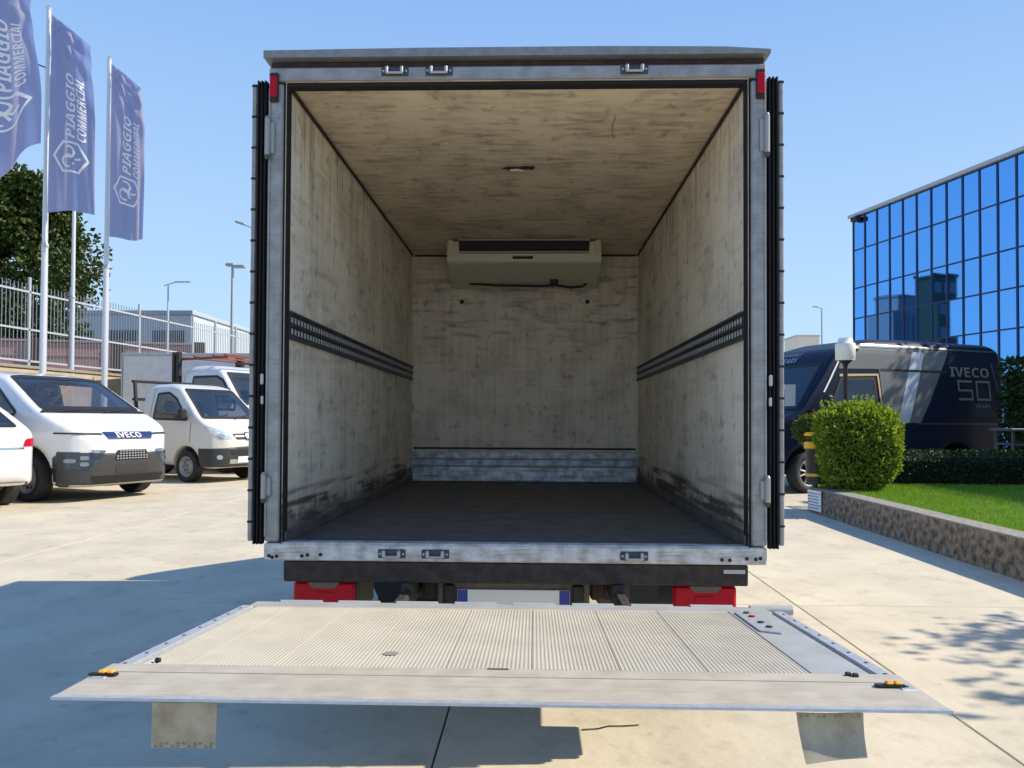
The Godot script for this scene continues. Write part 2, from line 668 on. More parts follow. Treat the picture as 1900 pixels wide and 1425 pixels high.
# a wheel whose axle is z; out is +1 when its face looks towards +z
var wheel_meshes := {}
func wheel(parent: Node, at: Vector3, out: float, r: float, w: float, style: String, rim_mat: Material) -> void:
	var key := "%s %f %f" % [style, r, w]
	if not wheel_meshes.has(key):
		var rr := r * 0.66
		var st := mb()
		lathe(st, [Vector2(rr, -w * 0.42), Vector2(r * 0.9, -w * 0.5), Vector2(r * 0.985, -w * 0.42), Vector2(r, -w * 0.3), Vector2(r, w * 0.3), Vector2(r * 0.985, w * 0.42), Vector2(r * 0.9, w * 0.5), Vector2(rr, w * 0.44), Vector2(rr * 0.97, w * 0.3)], 40)
		lathe(st, [Vector2(0.01, -w * 0.3), Vector2(rr, -w * 0.42)], 24)
		var ty := done(st)
		st = mb()
		lathe(st, [Vector2(rr * 0.97, -w * 0.1), Vector2(rr * 1.0, w * 0.44), Vector2(rr * 0.95, w * 0.45), Vector2(rr * 0.86, w * 0.3)], 32)
		if style == "alloy":
			for i in 5:
				for e in [-0.16, 0.16]:
					var a: float = TAU * i / 5.0
					var p := Vector3(cos(a + e * 0.6), 0, sin(a + e * 0.6)) * rr * 0.15 + Vector3.UP * w * 0.36
					var q := Vector3(cos(a + e * 1.6), 0, sin(a + e * 1.6)) * rr * 0.93 + Vector3.UP * w * 0.38
					cyl(st, p, q, rr * 0.09, rr * 0.06, 6)
			lathe(st, [Vector2(rr * 0.24, w * 0.2), Vector2(rr * 0.24, w * 0.36), Vector2(rr * 0.14, w * 0.42), Vector2(0, w * 0.42)], 20)
		else:
			lathe(st, [Vector2(rr * 0.87, w * 0.3), Vector2(rr * 0.72, w * 0.12), Vector2(rr * 0.5, w * 0.2), Vector2(rr * 0.4, w * 0.26), Vector2(rr * 0.25, w * 0.27), Vector2(rr * 0.22, w * 0.4), Vector2(0, w * 0.42)], 32)
		var rm := done(st)
		st = mb()
		if style == "alloy":
			lathe(st, [Vector2(0.001, w * 0.05), Vector2(rr * 0.95, w * 0.05)], 24)
		else:
			for i in 10:
				var a: float = TAU * i / 10.0
				var c := Vector3(cos(a), 0, sin(a)) * rr * 0.64
				cyl(st, c + Vector3.UP * w * 0.1, c + Vector3.UP * w * 0.185, rr * 0.085, rr * 0.085, 8)
		wheel_meshes[key] = [ty, rm, done(st)]
	var k: Array = wheel_meshes[key]
	var g := sub("wheel", parent, at)
	var B := Transform3D(Basis(Vector3.RIGHT, PI / 2 * out), Vector3.ZERO)
	put("tyre", k[0], M.rubber, g, B)
	put("rim", k[1], rim_mat, g, B)
	stuff(put("rim_holes", k[2], M.black, g, B))

# ---------- foliage ----------
func leaf_mesh(l: float, w: float) -> ArrayMesh:
	var st := mb()
	var a := Vector3(0, 0, 0); var b := Vector3(-w, l * 0.5, w * 0.35); var c := Vector3(0, l, 0); var d := Vector3(w, l * 0.5, w * 0.35)
	tri(st, a, b, c); tri(st, a, c, d)
	return done(st)

func scatter(called: String, mesh: Mesh, m: Material, parent: Node, xfs: Array, cols: Array) -> MultiMeshInstance3D:
	var mm := MultiMesh.new()
	mm.transform_format = MultiMesh.TRANSFORM_3D
	mm.use_colors = true
	mm.mesh = mesh
	mm.instance_count = xfs.size()
	for i in xfs.size():
		mm.set_instance_transform(i, xfs[i])
		mm.set_instance_color(i, cols[i])
	var o := MultiMeshInstance3D.new()
	o.name = called
	o.multimesh = mm
	o.material_override = m
	parent.add_child(o, true)
	stuff(o)
	return o

func leafy(back: float) -> StandardMaterial3D:
	var m := StandardMaterial3D.new()
	m.vertex_color_use_as_albedo = true
	m.roughness = 0.45
	m.metallic_specular = 0.4
	m.backlight_enabled = true
	m.backlight = Color(back, back, back * 0.5)
	return m

func any_dir() -> Vector3:
	var z := rng.randf_range(-1, 1)
	var a := rng.randf() * TAU
	var r := sqrt(1 - z * z)
	return Vector3(r * cos(a), z, r * sin(a))

# turn leaf so that it grows along d with its face near n
func leaf_xf(at: Vector3, d: Vector3, s: float) -> Transform3D:
	var B := basis_along(d)
	return Transform3D(B.rotated(d.normalized(), rng.randf() * TAU).scaled(Vector3.ONE * s), at)

func green(a: Color, b: Color) -> Color:
	return a.lerp(b, rng.randf()) * rng.randf_range(0.8, 1.2)

# ---------- surfaces ----------
func panel_tex(seed_: int, w: int, h: int, base: Color, dark: Color, kind: String) -> ImageTexture:
	# worn painted plywood: cloudy stains, faint brush marks, scuffs and scratches
	var cloud := nz(w, h, seed_, 0.006, 1, 1, 5)
	var up := nz(w, h, seed_ + 1, 0.05, 1, 16, 3)
	var along := nz(w, h, seed_ + 2, 0.05, 5 if kind == "ceiling" else 16, 1, 4)
	var scuff := nz(w, h, seed_ + 3, 0.035, 5, 1, 4)
	var blot := nz(w, h, seed_ + 4, 0.022, 1, 1, 4)
	var fine := nz(w, h, seed_ + 5, 0.3, 2, 1, 2)
	var d := PackedByteArray()
	d.resize(w * h * 3)
	var kv := 0.15; var kh := 0.10; var ks := 0.35; var kc := 0.30
	if kind == "ceiling": kv = 0.05; kh = 0.3; ks = 0.7; kc = 0.4
	if kind == "back": kv = 0.16; kh = 0.10; ks = 0.18; kc = 0.26
	for y in h:
		var fy := float(y) / h
		for x in w:
			var i := y * w + x
			var t := (cloud[i] / 255.0 - 0.42) * kc
			t += (up[i] / 255.0 - 0.5) * kv
			t += (along[i] / 255.0 - 0.5) * kh
			t += maxf(0, scuff[i] / 255.0 - 0.63) * ks * 1.6
			t += maxf(0, blot[i] / 255.0 - 0.70) * 1.3
			t += (fine[i] / 255.0 - 0.5) * 0.14
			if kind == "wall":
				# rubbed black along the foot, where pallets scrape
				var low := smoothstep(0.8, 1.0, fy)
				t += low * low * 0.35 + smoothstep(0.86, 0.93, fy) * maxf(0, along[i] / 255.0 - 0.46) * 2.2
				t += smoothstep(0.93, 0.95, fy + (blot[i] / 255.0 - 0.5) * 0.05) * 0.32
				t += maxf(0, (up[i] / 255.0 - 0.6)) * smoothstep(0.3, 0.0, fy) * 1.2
			elif kind == "back":
				t += smoothstep(0.25, 0.1, absf(fy - 0.2)) * maxf(0, scuff[i] / 255.0 - 0.55) * 0.7
			var c := base.lerp(dark, clampf(t + 0.04, 0, 1))
			d[i * 3] = int(c.r * 255); d[i * 3 + 1] = int(c.g * 255); d[i * 3 + 2] = int(c.b * 255)
	return tex(w, h, d)

func metal_tex(seed_: int, a: Color, b: Color, n := 512, streak_across := true) -> ImageTexture:
	var p := nz(n, n, seed_, 0.02, 1, 1, 5, true)
	var q := nz(n, n, seed_ + 1, 0.12, 16 if streak_across else 1, 1 if streak_across else 16, 3)
	var d := PackedByteArray()
	d.resize(n * n * 3)
	for i in n * n:
		var t := clampf((p[i] / 255.0 - 0.5) * 1.5 + 0.4 + maxf(0, q[i] / 255.0 - 0.62) * 2.5, 0, 1)
		var c := srgb(a.lerp(b, t))
		d[i * 3] = int(c.r * 255); d[i * 3 + 1] = int(c.g * 255); d[i * 3 + 2] = int(c.b * 255)
	return tex(n, n, d)

func concrete_tex(n: int) -> ImageTexture:
	# poured concrete: soft clouds, fine grit, drips and faint rubber marks
	var a := nz(n, n, 7, 0.006, 1, 1, 5, true)
	var b := nz(n, n, 8, 0.02, 1, 1, 4, true)
	var c := nz(n, n, 9, 0.25, 1, 1, 2, true)
	var e := nz(n, n, 10, 0.05, 1, 1, 3, true)
	var lo := Color(0.33, 0.29, 0.21)
	var hi := Color(0.635, 0.555, 0.40)
	var d := PackedByteArray()
	d.resize(n * n * 3)
	var lut := []
	for i in 256:
		var q := srgb(hi.lerp(lo, i / 255.0))
		lut.append([int(q.r * 255), int(q.g * 255), int(q.b * 255)])
	for i in n * n:
		var t := 0.16 + (a[i] / 255.0 - 0.5) * 0.5 + (c[i] / 255.0 - 0.5) * 0.22
		t += maxf(0, b[i] / 255.0 - 0.62) * 1.1 + maxf(0, e[i] / 255.0 - 0.76) * 2.2
		var l: Array = lut[clampi(int(t * 255), 0, 255)]
		d[i * 3] = l[0]; d[i * 3 + 1] = l[1]; d[i * 3 + 2] = l[2]
	return tex(n, n, d)

func textured(t: Texture2D, rough := 0.8, metal := 0.0) -> StandardMaterial3D:
	var m := StandardMaterial3D.new()
	m.albedo_texture = t
	m.roughness = rough
	m.metallic = metal
	return m

func make_materials() -> void:
	M.rubber = mat(0.018, 0.018, 0.019, 0.75)
	M.black = mat(0.012, 0.012, 0.013, 0.6)
	M.dark_plastic = mat(0.035, 0.036, 0.038, 0.5)
	M.seal = mat(0.008, 0.008, 0.01, 0.85)
	M.glass = mat(0.012, 0.028, 0.06, 0.04)
	M.glass.metallic_specular = 0.85
	M.white_paint = mat(0.74, 0.74, 0.72, 0.22)
	M.white_paint.clearcoat_enabled = true
	M.white_paint.clearcoat = 0.8
	M.white_paint.clearcoat_roughness = 0.06
	M.cream_paint = mat(0.66, 0.64, 0.57, 0.25)
	M.cream_paint.clearcoat_enabled = true
	M.cream_paint.clearcoat = 0.7
	M.cream_paint.clearcoat_roughness = 0.08
	M.navy_paint = mat(0.007, 0.013, 0.032, 0.45)
	M.navy_paint.metallic_specular = 0.25
	M.navy_paint.clearcoat_enabled = true
	M.navy_paint.clearcoat = 0.08
	M.navy_paint.clearcoat_roughness = 0.05
	M.silver = mat(0.46, 0.46, 0.47, 0.4, 0.5)
	M.steel_rim = mat(0.32, 0.33, 0.34, 0.45, 0.5)
	M.chrome = mat(0.7, 0.72, 0.74, 0.18, 0.9)
	M.lettering_white = mat(0.8, 0.8, 0.8, 0.5)
	M.lens = mat(0.55, 0.6, 0.65, 0.05, 0.3)
	M.lens_dark = mat(0.05, 0.07, 0.1, 0.06, 0.2)
	M.red_lens = mat(0.42, 0.004, 0.015, 0.3)
	M.red_lens.metallic_specular = 0.3
	M.amber = mat(0.9, 0.42, 0.01, 0.2)
	M.amber.metallic_specular = 0.6
	# aluminium of the rear frame, dulled and dirty
	M.frame = triplanar(textured(metal_tex(31, Color(0.34, 0.34, 0.34), Color(0.24, 0.24, 0.235)), 0.42, 0.25), 0.9)
	M.sill = triplanar(textured(metal_tex(37, Color(0.70, 0.67, 0.62), Color(0.34, 0.32, 0.29)), 0.5, 0.1), 0.8)
	M.kick = triplanar(textured(metal_tex(41, Color(0.72, 0.76, 0.82), Color(0.25, 0.27, 0.30)), 0.4, 0.3), 1.0)
	M.deck = triplanar(textured(mottled(51, Color(0.55, 0.505, 0.40), Color(0.46, 0.42, 0.33), 0.012, 512, 0.3), 0.62, 0.05), 1.3)
	M.lip = triplanar(textured(metal_tex(57, Color(0.52, 0.47, 0.37), Color(0.42, 0.37, 0.285)), 0.6, 0.05), 1.1)
	M.deck_plate = triplanar(textured(mottled(53, Color(0.44, 0.45, 0.43), Color(0.36, 0.36, 0.34), 0.012, 512, 0.3), 0.5, 0.1), 1.1)
	M.rusty = triplanar(textured(mottled(61, Color(0.06, 0.042, 0.032), Color(0.022, 0.017, 0.015), 0.02), 0.8), 0.6)
	M.box_floor = triplanar(textured(mottled(71, Color(0.16, 0.142, 0.122), Color(0.09, 0.08, 0.07), 0.01, 512, 0.35), 0.75), 0.9)
	M.trim = mat(0.045, 0.026, 0.02, 0.7)
	M.track = mat(0.06, 0.065, 0.075, 0.45, 0.3)
	M.outer = triplanar(textured(mottled(73, Color(0.7, 0.7, 0.68), Color(0.6, 0.6, 0.58), 0.01), 0.35), 1.6)
	M.unit = mat(0.62, 0.58, 0.44, 0.45)
	M.galvanised = triplanar(textured(mottled(81, Color(0.5, 0.52, 0.54), Color(0.38, 0.4, 0.42), 0.05), 0.5, 0.3), 0.8)
	M.wall_panel = [textured(panel_tex(101, 1024, 576, Color(0.93, 0.895, 0.82), Color(0.36, 0.32, 0.28), "wall"), 0.75), textured(panel_tex(151, 1024, 576, Color(0.93, 0.895, 0.82), Color(0.36, 0.32, 0.28), "wall"), 0.75)]
	M.ceiling_panel = textured(panel_tex(201, 768, 1024, Color(0.92, 0.85, 0.735), Color(0.42, 0.35, 0.30), "ceiling"), 0.75)
	M.back_panel = textured(panel_tex(251, 768, 768, Color(0.90, 0.86, 0.79), Color(0.34, 0.30, 0.27), "back"), 0.8)
	var cn := bump(5, 0.09, 2.0, 512)
	var ct := concrete_tex(1024)
	M.concrete = []
	for i in 6:
		var c := triplanar(textured(ct, 0.85), 5.7, Vector3(i * 0.37, 0, i * 0.61))
		c.albedo_color = srgb(Color.WHITE * (1.0 - 0.02 * (i % 3)))
		normal_map(c, cn, 0.14)
		M.concrete.append(c)
	M.old_wall = triplanar(textured(metal_tex(91, Color(0.30, 0.235, 0.165), Color(0.05, 0.038, 0.028), 512, false), 0.95), 1.0)
	normal_map(M.old_wall, bump(15, 0.05, 6.0), 0.8)
	M.old_cap = triplanar(textured(mottled(93, Color(0.36, 0.33, 0.27), Color(0.2, 0.18, 0.14), 0.03), 0.95), 1.1)
	M.beige_wall = triplanar(textured(mottled(95, Color(0.5, 0.42, 0.28), Color(0.38, 0.3, 0.2), 0.01), 0.9), 3.0)
	M.bark = triplanar(textured(mottled(97, Color(0.11, 0.085, 0.06), Color(0.05, 0.04, 0.03), 0.05, 256), 0.95), 0.6)

func make_sky() -> void:
	var cam := Camera3D.new()
	cam.name = "camera"
	add_child(cam)
	cam.transform = Transform3D(Basis(Vector3.UP, 0.02892) * Basis(Vector3.RIGHT, 0.02029) * Basis(Vector3.BACK, 0.00486), Vector3(0, 1.2, 0))
	cam.projection = Camera3D.PROJECTION_FRUSTUM
	cam.near = 0.05
	cam.size = 0.05 * 1425.0 / 1427.0
	cam.frustum_offset = Vector2(0, 0.05 * 39.65 / 1427.0)
	cam.far = 4000.0
	cam.current = true
	var sun := DirectionalLight3D.new()
	sun.name = "sun"
	add_child(sun)
	sun.transform = Transform3D(Basis.looking_at(-Vector3(1.13, 1.0, -0.07).normalized(), Vector3.UP), Vector3(0, 20, 0))
	sun.light_energy = 1.12
	sun.light_color = Color(1.0, 0.955, 0.88)
	sun.light_angular_distance = 0.5
	sun.shadow_enabled = true
	var sm := ProceduralSkyMaterial.new()
	sm.sky_top_color = Color8(42, 120, 214)
	sm.sky_horizon_color = Color8(196, 229, 255)
	sm.sky_curve = 0.46
	sm.sky_energy_multiplier = 0.83
	sm.ground_bottom_color = Color8(150, 145, 130)
	sm.ground_horizon_color = Color8(190, 205, 220)
	sm.sun_angle_max = 12.0
	var sky := Sky.new()
	sky.sky_material = sm
	var e := Environment.new()
	e.background_mode = Environment.BG_SKY
	e.sky = sky
	e.tonemap_mode = Environment.TONE_MAPPER_LINEAR
	e.tonemap_exposure = 1.7
	e.sdfgi_enabled = true
	e.ssao_enabled = true
	e.ssil_enabled = true
	var we := WorldEnvironment.new()
	we.name = "world_environment"
	we.environment = e
	add_child(we)

# ---------- the lorry ----------
func make_lorry() -> void:
	# local axes: z = 0 is the plane of the rear frame, the lorry heads towards -z
	var t := thing("box_lorry", "white refrigerated box lorry seen from behind, empty cargo box open and tail lift lowered", "lorry", Vector3(-0.0739, 0.24, -2.7686))
	t.scale = Vector3.ONE * 0.8
	var st: SurfaceTool
	var F := 0.636; var C := 2.749; var D := -3.678; var W := 1.05; var X := 1.13
	# walls
	for s in [-1.0, 1.0]:
		st = mb()
		if s < 0: quad(st, Vector3(-W, F, 0), Vector3(-W, F, D), Vector3(-W, C, D), Vector3(-W, C, 0))
		else: quad(st, Vector3(W, F, D), Vector3(W, F, 0), Vector3(W, C, 0), Vector3(W, C, D), Rect2(1, 0, -1, 1))
		var lining := obj("side_wall", st, M.wall_panel[0 if s < 0 else 1], t)
		lining.set_meta("label", "stained off-white inner side wall with a scuffed foot")
		st = mb()
		bx(st, Vector3(s * (W + 0.004), F - 0.06, D - 0.08), Vector3(s * X, 2.84, -0.056), 0.006)
		obj("outer_skin", st, M.outer, lining)
		# load restraint track
		st = mb()
		bx(st, Vector3(s * W, 1.575, D + 0.02), Vector3(s * (W - 0.008), 1.705, -0.06))
		bx(st, Vector3(s * (W - 0.008), 1.692, D + 0.02), Vector3(s * (W - 0.02), 1.705, -0.06), 0.003)
		bx(st, Vector3(s * (W - 0.008), 1.636, D + 0.02), Vector3(s * (W - 0.02), 1.648, -0.06), 0.003)
		bx(st, Vector3(s * (W - 0.008), 1.575, D + 0.02), Vector3(s * (W - 0.02), 1.588, -0.06), 0.003)
		var track := obj("load_track", st, M.track, t)
		st = mb()
		for i in 70:
			var z := -0.085 - i * 0.05
			for y in [1.652, 1.599]:
				bx(st, Vector3(s * (W - 0.007), y, z), Vector3(s * (W - 0.013), y + 0.028, z - 0.022), 0.003)
		stuff(obj("slot_glint", st, M.silver, track))  # silver bars put the bright reflections of the slots into the colour
		st = mb()
		bx(st, Vector3(s * W, C, D + 0.02), Vector3(s * (W - 0.014), C - 0.022, -0.02), 0.006)
		obj("corner_trim", st, M.trim, t)
		st = mb()
		bx(st, Vector3(s * W, F, D), Vector3(s * (W - 0.012), F + 0.055, -0.03), 0.004)
		obj("foot_rail", st, M.box_floor, t)
		# upright of the rear frame
		st = mb()
		bx(st, Vector3(s * 1.062, 0.647, -0.05), Vector3(s * X, 2.742, 0.0), 0.008)
		bx(st, Vector3(s * 1.118, 0.67, 0.0), Vector3(s * 1.128, 2.72, 0.007), 0.003)
		var post := obj("frame_post", st, M.frame, t)
		st = mb()
		bx(st, Vector3(s * 1.044, F + 0.003, -0.07), Vector3(s * 1.061, C, -0.012), 0.004)
		obj("door_seal", st, M.seal, post)
		# marker lamp
		st = mb()
		bx(st, Vector3(s * 1.082, 2.652, 0.0), Vector3(s * 1.122, 2.786, 0.014), 0.004)
		var lamp := obj("marker_lamp", st, M.black, t)
		st = mb()
		bx(st, Vector3(s * 1.085, 2.672, 0.013), Vector3(s * 1.119, 2.766, 0.026), 0.006)
		obj("red_lens", st, M.red_lens, lamp)
		# hinges
		for hy in [[2.405, 2.572], [0.845, 0.952]]:
			st = mb()
			bx(st, Vector3(s * 1.098, hy[0] + 0.01, 0.0), Vector3(s * 1.128, hy[1] - 0.01, 0.014), 0.004)
			cyl(st, Vector3(s * 1.127, hy[0], 0.018), Vector3(s * 1.127, hy[1], 0.018), 0.0125, 0.0125, 14)
			var hinge := obj("hinge", st, M.hinge_metal, t)
			st = mb()
			cyl(st, Vector3(s * 1.127, hy[0] - 0.02, 0.018), Vector3(s * 1.127, hy[0] - 0.001, 0.018), 0.008, 0.014, 10)
			obj("hinge_pin", st, M.track, hinge)
			st = mb()
			cyl(st, Vector3(s * 1.127, hy[1] + 0.001, 0.018), Vector3(s * 1.127, hy[1] + 0.012, 0.018), 0.013, 0.007, 10)
			obj("hinge_cap", st, M.hinge_metal, hinge)
		# the door, folded back along the side
		var door := sub("door", t)
		door.set_meta("label", "black-edged %s rear door folded back against the box side" % ["left" if s < 0 else "right"])
		st = mb()
		bx(st, Vector3(s * 1.146, 0.66, -1.06), Vector3(s * 1.188, 2.745, -0.035), 0.004)
		obj("door_leaf", st, M.outer, door)
		st = mb()
		for i in 3:
			var x0: float = 1.139 + i * 0.0165
			prism(st, pv([0, 0, 0.0135, 0, 0.013, 0.02, 0.009, 0.036, 0.0045, 0.036, 0.0005, 0.02]), 0.636, 2.755, Transform3D(Basis(Vector3(s, 0, 0), Vector3(0, 0, 1), Vector3(0, 1, 0)), Vector3(s * x0, 0, -0.034)))
		obj("gasket", st, M.seal, door)
		st = mb()
		bx(st, Vector3(s * 1.189, 0.648, -1.06), Vector3(s * 1.212, 2.748, -0.016), 0.005)
		obj("edge_trim", st, M.frame, door)
		st = mb()
		for i in 15:
			var y := 0.73 + i * 0.143
			bx(st, Vector3(s * 1.19, y, -0.03), Vector3(s * 1.2135, y + 0.011, -0.0135), 0.002)
		stuff(obj("rivet", st, M.black, door))
		st = mb()
		bx(st, Vector3(s * 1.137, 1.36, 0.0), Vector3(s * 1.152, 1.41, 0.012), 0.004)
		obj("door_catch", st, M.silver, door)
		st = mb()
		bx(st, Vector3(s * 1.137, 1.27, 0.0), Vector3(s * 1.15, 1.31, 0.01), 0.004)
		obj("door_catch", st, M.silver, door)
	# roof, ceiling, bulkhead, floor
	st = mb()
	quad(st, Vector3(-W, C, D), Vector3(W, C, D), Vector3(W, C, 0), Vector3(-W, C, 0))
	var ceil_ := obj("ceiling", st, M.ceiling_panel, t)
	st = mb()
	bx(st, Vector3(-1.06, C + 0.004, D - 0.08), Vector3(1.06, 2.852, -0.06), 0.01)
	obj("roof", st, M.outer, ceil_)
	# torn spot in the ceiling and a scrape
	st = mb()
	prism(st, pv([-0.09, 0.0, -0.05, 0.03, 0.0, 0.02, 0.05, 0.04, 0.11, 0.03, 0.1, -0.02, 0.04, -0.012, 0.01, -0.035, -0.04, -0.02]), 0.0, 0.004, Transform3D(Basis(Vector3.RIGHT, PI / 2), Vector3(-0.02, C - 0.004, -1.21)))
	obj("torn_patch", st, M.trim, ceil_)
	st = mb()
	prism(st, pv([-0.03, -0.03, 0.01, -0.02, 0.05, -0.04, 0.02, -0.06, -0.02, -0.055]), 0.0, 0.012, Transform3D(Basis(Vector3.RIGHT, PI / 2 + 0.2), Vector3(-0.03, C - 0.012, -1.19)))
	obj("splinter", st, mat(0.7, 0.66, 0.58, 0.8), ceil_)
	st = mb()
	tube(st, [Vector3(0.50, C - 0.002, -0.42), Vector3(0.495, C - 0.002, -0.52), Vector3(0.5, C - 0.002, -0.62), Vector3(0.52, C - 0.002, -0.72)], 0.002, 5)
	obj("scrape", st, M.scuff, ceil_)
	st = mb()
	quad(st, Vector3(-W, F, D), Vector3(W, F, D), Vector3(W, C, D), Vector3(-W, C, D))
	var back := obj("bulkhead", st, M.back_panel, t)
	st = mb()
	bx(st, Vector3(-1.06, F - 0.06, D - 0.08), Vector3(1.06, C + 0.1, D - 0.004), 0.01)
	obj("bulkhead_skin", st, M.outer, back)
	for x in [-0.587, 0.582]:
		st = mb()
		cyl(st, Vector3(x, 2.31, D), Vector3(x, 2.31, D + 0.006), 0.022, 0.017, 12)
		obj("screw_plug", st, M.black, back)
	for y in [C - 0.018, F + 0.3]:
		st = mb()
		bx(st, Vector3(-W + 0.02, y, D), Vector3(W - 0.02, y + 0.018, D + 0.012), 0.003)
		obj("edge_bead", st, M.trim, back)
	# ribbed aluminium kick plate in three boards
	for y in [[0.640, 0.775], [0.785, 0.842], [0.852, 0.918]]:
		st = mb()
		bx(st, Vector3(-1.035, y[0], D + 0.002), Vector3(1.035, y[1], D + 0.028), 0.005)
		for k in 2:
			var yy: float = lerpf(y[0], y[1], 0.3 + 0.4 * k)
			bx(st, Vector3(-1.035, yy, D + 0.028), Vector3(1.035, yy + 0.008, D + 0.034), 0.002)
		obj("kick_board", st, M.kick, t)
	st = mb()
	bx(st, Vector3(-W, F - 0.055, D), Vector3(W, F, -0.075))
	obj("floor", st, M.box_floor, t)
	# rear frame header and sill
	st = mb()
	bx(st, Vector3(-X, 2.752, -0.055), Vector3(X, 2.815, 0.0), 0.006)
	var head := obj("frame_header", st, M.frame, t)
	st = mb()
	bx(st, Vector3(-X, 2.8155, -0.055), Vector3(X, 2.8525, -0.03), 0.004)
	obj("shaded_recess", st, M.rusty, head)  # dark brown stands in for the shade under the rain cap
	st = mb()
	bx(st, Vector3(-W, 2.732, -0.07), Vector3(W, 2.7515, -0.012), 0.004)
	obj("door_seal", st, M.seal, head)
	st = mb()
	prism(st, pv([-1.15, 2.853, 1.145, 2.853, 1.145, 2.872, 0.95, 2.885, 0.4, 2.892, -0.4, 2.892, -1.15, 2.886]), -0.12, 0.018)
	obj("rain_cap", st, M.cap_metal, t)
	st = mb()
	bx(st, Vector3(-X, 0.564, -0.074), Vector3(X, 0.641, 0.0), 0.006)
	bx(st, Vector3(-1.05, 0.641, -0.07), Vector3(1.05, 0.646, -0.004), 0.002)
	var sill := obj("frame_sill", st, M.sill, t)
	st = mb()
	for p in [[-1.105, 0.585], [-1.09, 0.578], [-1.07, 0.583], [-0.955, 0.585], [-0.93, 0.59], [-0.87, 0.592], [0.93, 0.586], [0.965, 0.585], [1.04, 0.592], [1.08, 0.59], [1.1, 0.594]]:
		cyl(st, Vector3(p[0], p[1], 0.0), Vector3(p[0], p[1], 0.004), 0.009, 0.007, 8)
	stuff(obj("bolt_hole", st, M.black, sill))
	# lock keepers: a plate with two lugs and a bar
	for k in [[-0.549, 2.79, -1.0], [-0.347, 2.79, -1.0], [0.538, 2.79, -1.0], [-0.546, 0.6, 1.0], [-0.349, 0.6, 1.0], [0.541, 0.6, 1.0]]:
		var g := sub("lock_keeper", t, Vector3(k[0], k[1], 0))
		st = mb()
		bx(st, Vector3(-0.062, -0.02, 0), Vector3(0.062, 0.02, 0.006), 0.004)
		obj("plate", st, M.track, g)
		st = mb()
		for s in [-1.0, 1.0]:
			bx(st, Vector3(s * 0.026, -0.016, 0.006), Vector3(s * 0.042, 0.018, 0.028), 0.005)
		bx(st, Vector3(-0.036, -0.017, 0.014), Vector3(0.036, -0.006, 0.026), 0.004)
		obj("lug", st, M.silver, g)
		for s in [-1.0, 1.0]:
			st = mb()
			cyl(st, Vector3(s * 0.052, 0, 0.004), Vector3(s * 0.052, 0, 0.012), 0.006, 0.005, 8)
			obj("screw", st, M.silver, g)
	# cooling unit under the ceiling
	var u := sub("cooling_unit", t)
	u.set_meta("label", "cream evaporator unit with black outlet under the ceiling")
	st = mb()
	prism(st, soften(pv([-3.04, 2.735, -3.03, 2.6, -3.04, 2.548, -3.08, 2.535, -3.45, 2.44, -3.62, 2.42, -3.67, 2.735]), 0.03), -0.655, 0.655, Transform3D(Basis(Vector3(0, 0, 1), Vector3(0, 1, 0), Vector3(-1, 0, 0)), Vector3.ZERO))
	obj("housing", st, M.unit, u)
	st = mb()
	bx(st, Vector3(-0.555, 2.612, -3.05), Vector3(0.555, 2.728, -3.033), 0.004)
	var mouth := obj("outlet", st, M.black, u)
	for i in 6:
		st = mb()
		bx(st, Vector3(-0.55, 2.622 + i * 0.017, -3.034), Vector3(0.55, 2.627 + i * 0.017, -3.024), 0.001)
		obj("louvre", st, M.dark_plastic, mouth)
	st = mb()
	bx(st, Vector3(-0.56, 2.728, -3.05), Vector3(0.56, 2.744, -3.022), 0.004)
	obj("outlet_lip", st, M.silver, u)
	st = mb()
	bx(st, Vector3(-0.098, 2.574, -3.04), Vector3(0.078, 2.598, -3.03), 0.002)
	obj("badge", st, M.black, u)
	for s in [-1.0, 1.0]:
		st = mb()
		bx(st, Vector3(s * 0.6, 2.6, -3.05), Vector3(s * 0.652, 2.74, -3.026), 0.012)
		obj("end_cheek", st, M.unit, u)
	st = mb()
	tube(st, [Vector3(-0.5, 2.44, -3.45), Vector3(-0.25, 2.425, -3.46), Vector3(0.15, 2.42, -3.47), Vector3(0.28, 2.425, -3.46), Vector3(0.42, 2.405, -3.46), Vector3(0.52, 2.415, -3.46), Vector3(0.6, 2.47, -3.45), Vector3(0.61, 2.51, -3.45)], 0.011, 8)
	bx(st, Vector3(0.23, 2.42, -3.44), Vector3(0.3, 2.49, -3.36), 0.01)
	obj("drain_hose", st, M.black, u)
	# below the box
	st = mb()
	bx(st, Vector3(-1.043, 0.467, -0.128), Vector3(1.05, 0.562, -0.012), 0.006)
	var beam := obj("rear_beam", st, M.rusty, t)
	st = mb()
	bx(st, Vector3(0.94, 0.523, -0.012), Vector3(1.036, 0.541, -0.009), 0.001)
	obj("maker_plate", st, M.silver, beam)
	for s in [-1.0, 1.0]:
		var l := sub("tail_light", t)
		l.set_meta("label", "red rectangular tail light under the %s end of the beam" % ["left" if s < 0 else "right"])
		st = mb()
		bx(st, Vector3(s * 0.708, 0.30, -0.4), Vector3(s * 1.008, 0.466, -0.07), 0.012)
		obj("lamp_body", st, M.dark_plastic, l)
		st = mb()
		bx(st, Vector3(s * 0.722, 0.31, -0.075), Vector3(s * 1.006, 0.464, -0.038), 0.014)
		bx(st, Vector3(s * 0.815, 0.315, -0.05), Vector3(s * 0.905, 0.42, -0.034), 0.006)
		obj("red_lens", st, M.red_lens, l)
		st = mb()
		prism(st, pv([s * 0.79, 0.461, s * 0.94, 0.461, s * 0.915, 0.433, s * 0.815, 0.433]), -0.05, -0.033)
		obj("reversing_lens", st, M.smoked, l)
	st = mb()
	bx(st, Vector3(-0.352, 0.30, -0.16), Vector3(0.352, 0.466, -0.12), 0.01)
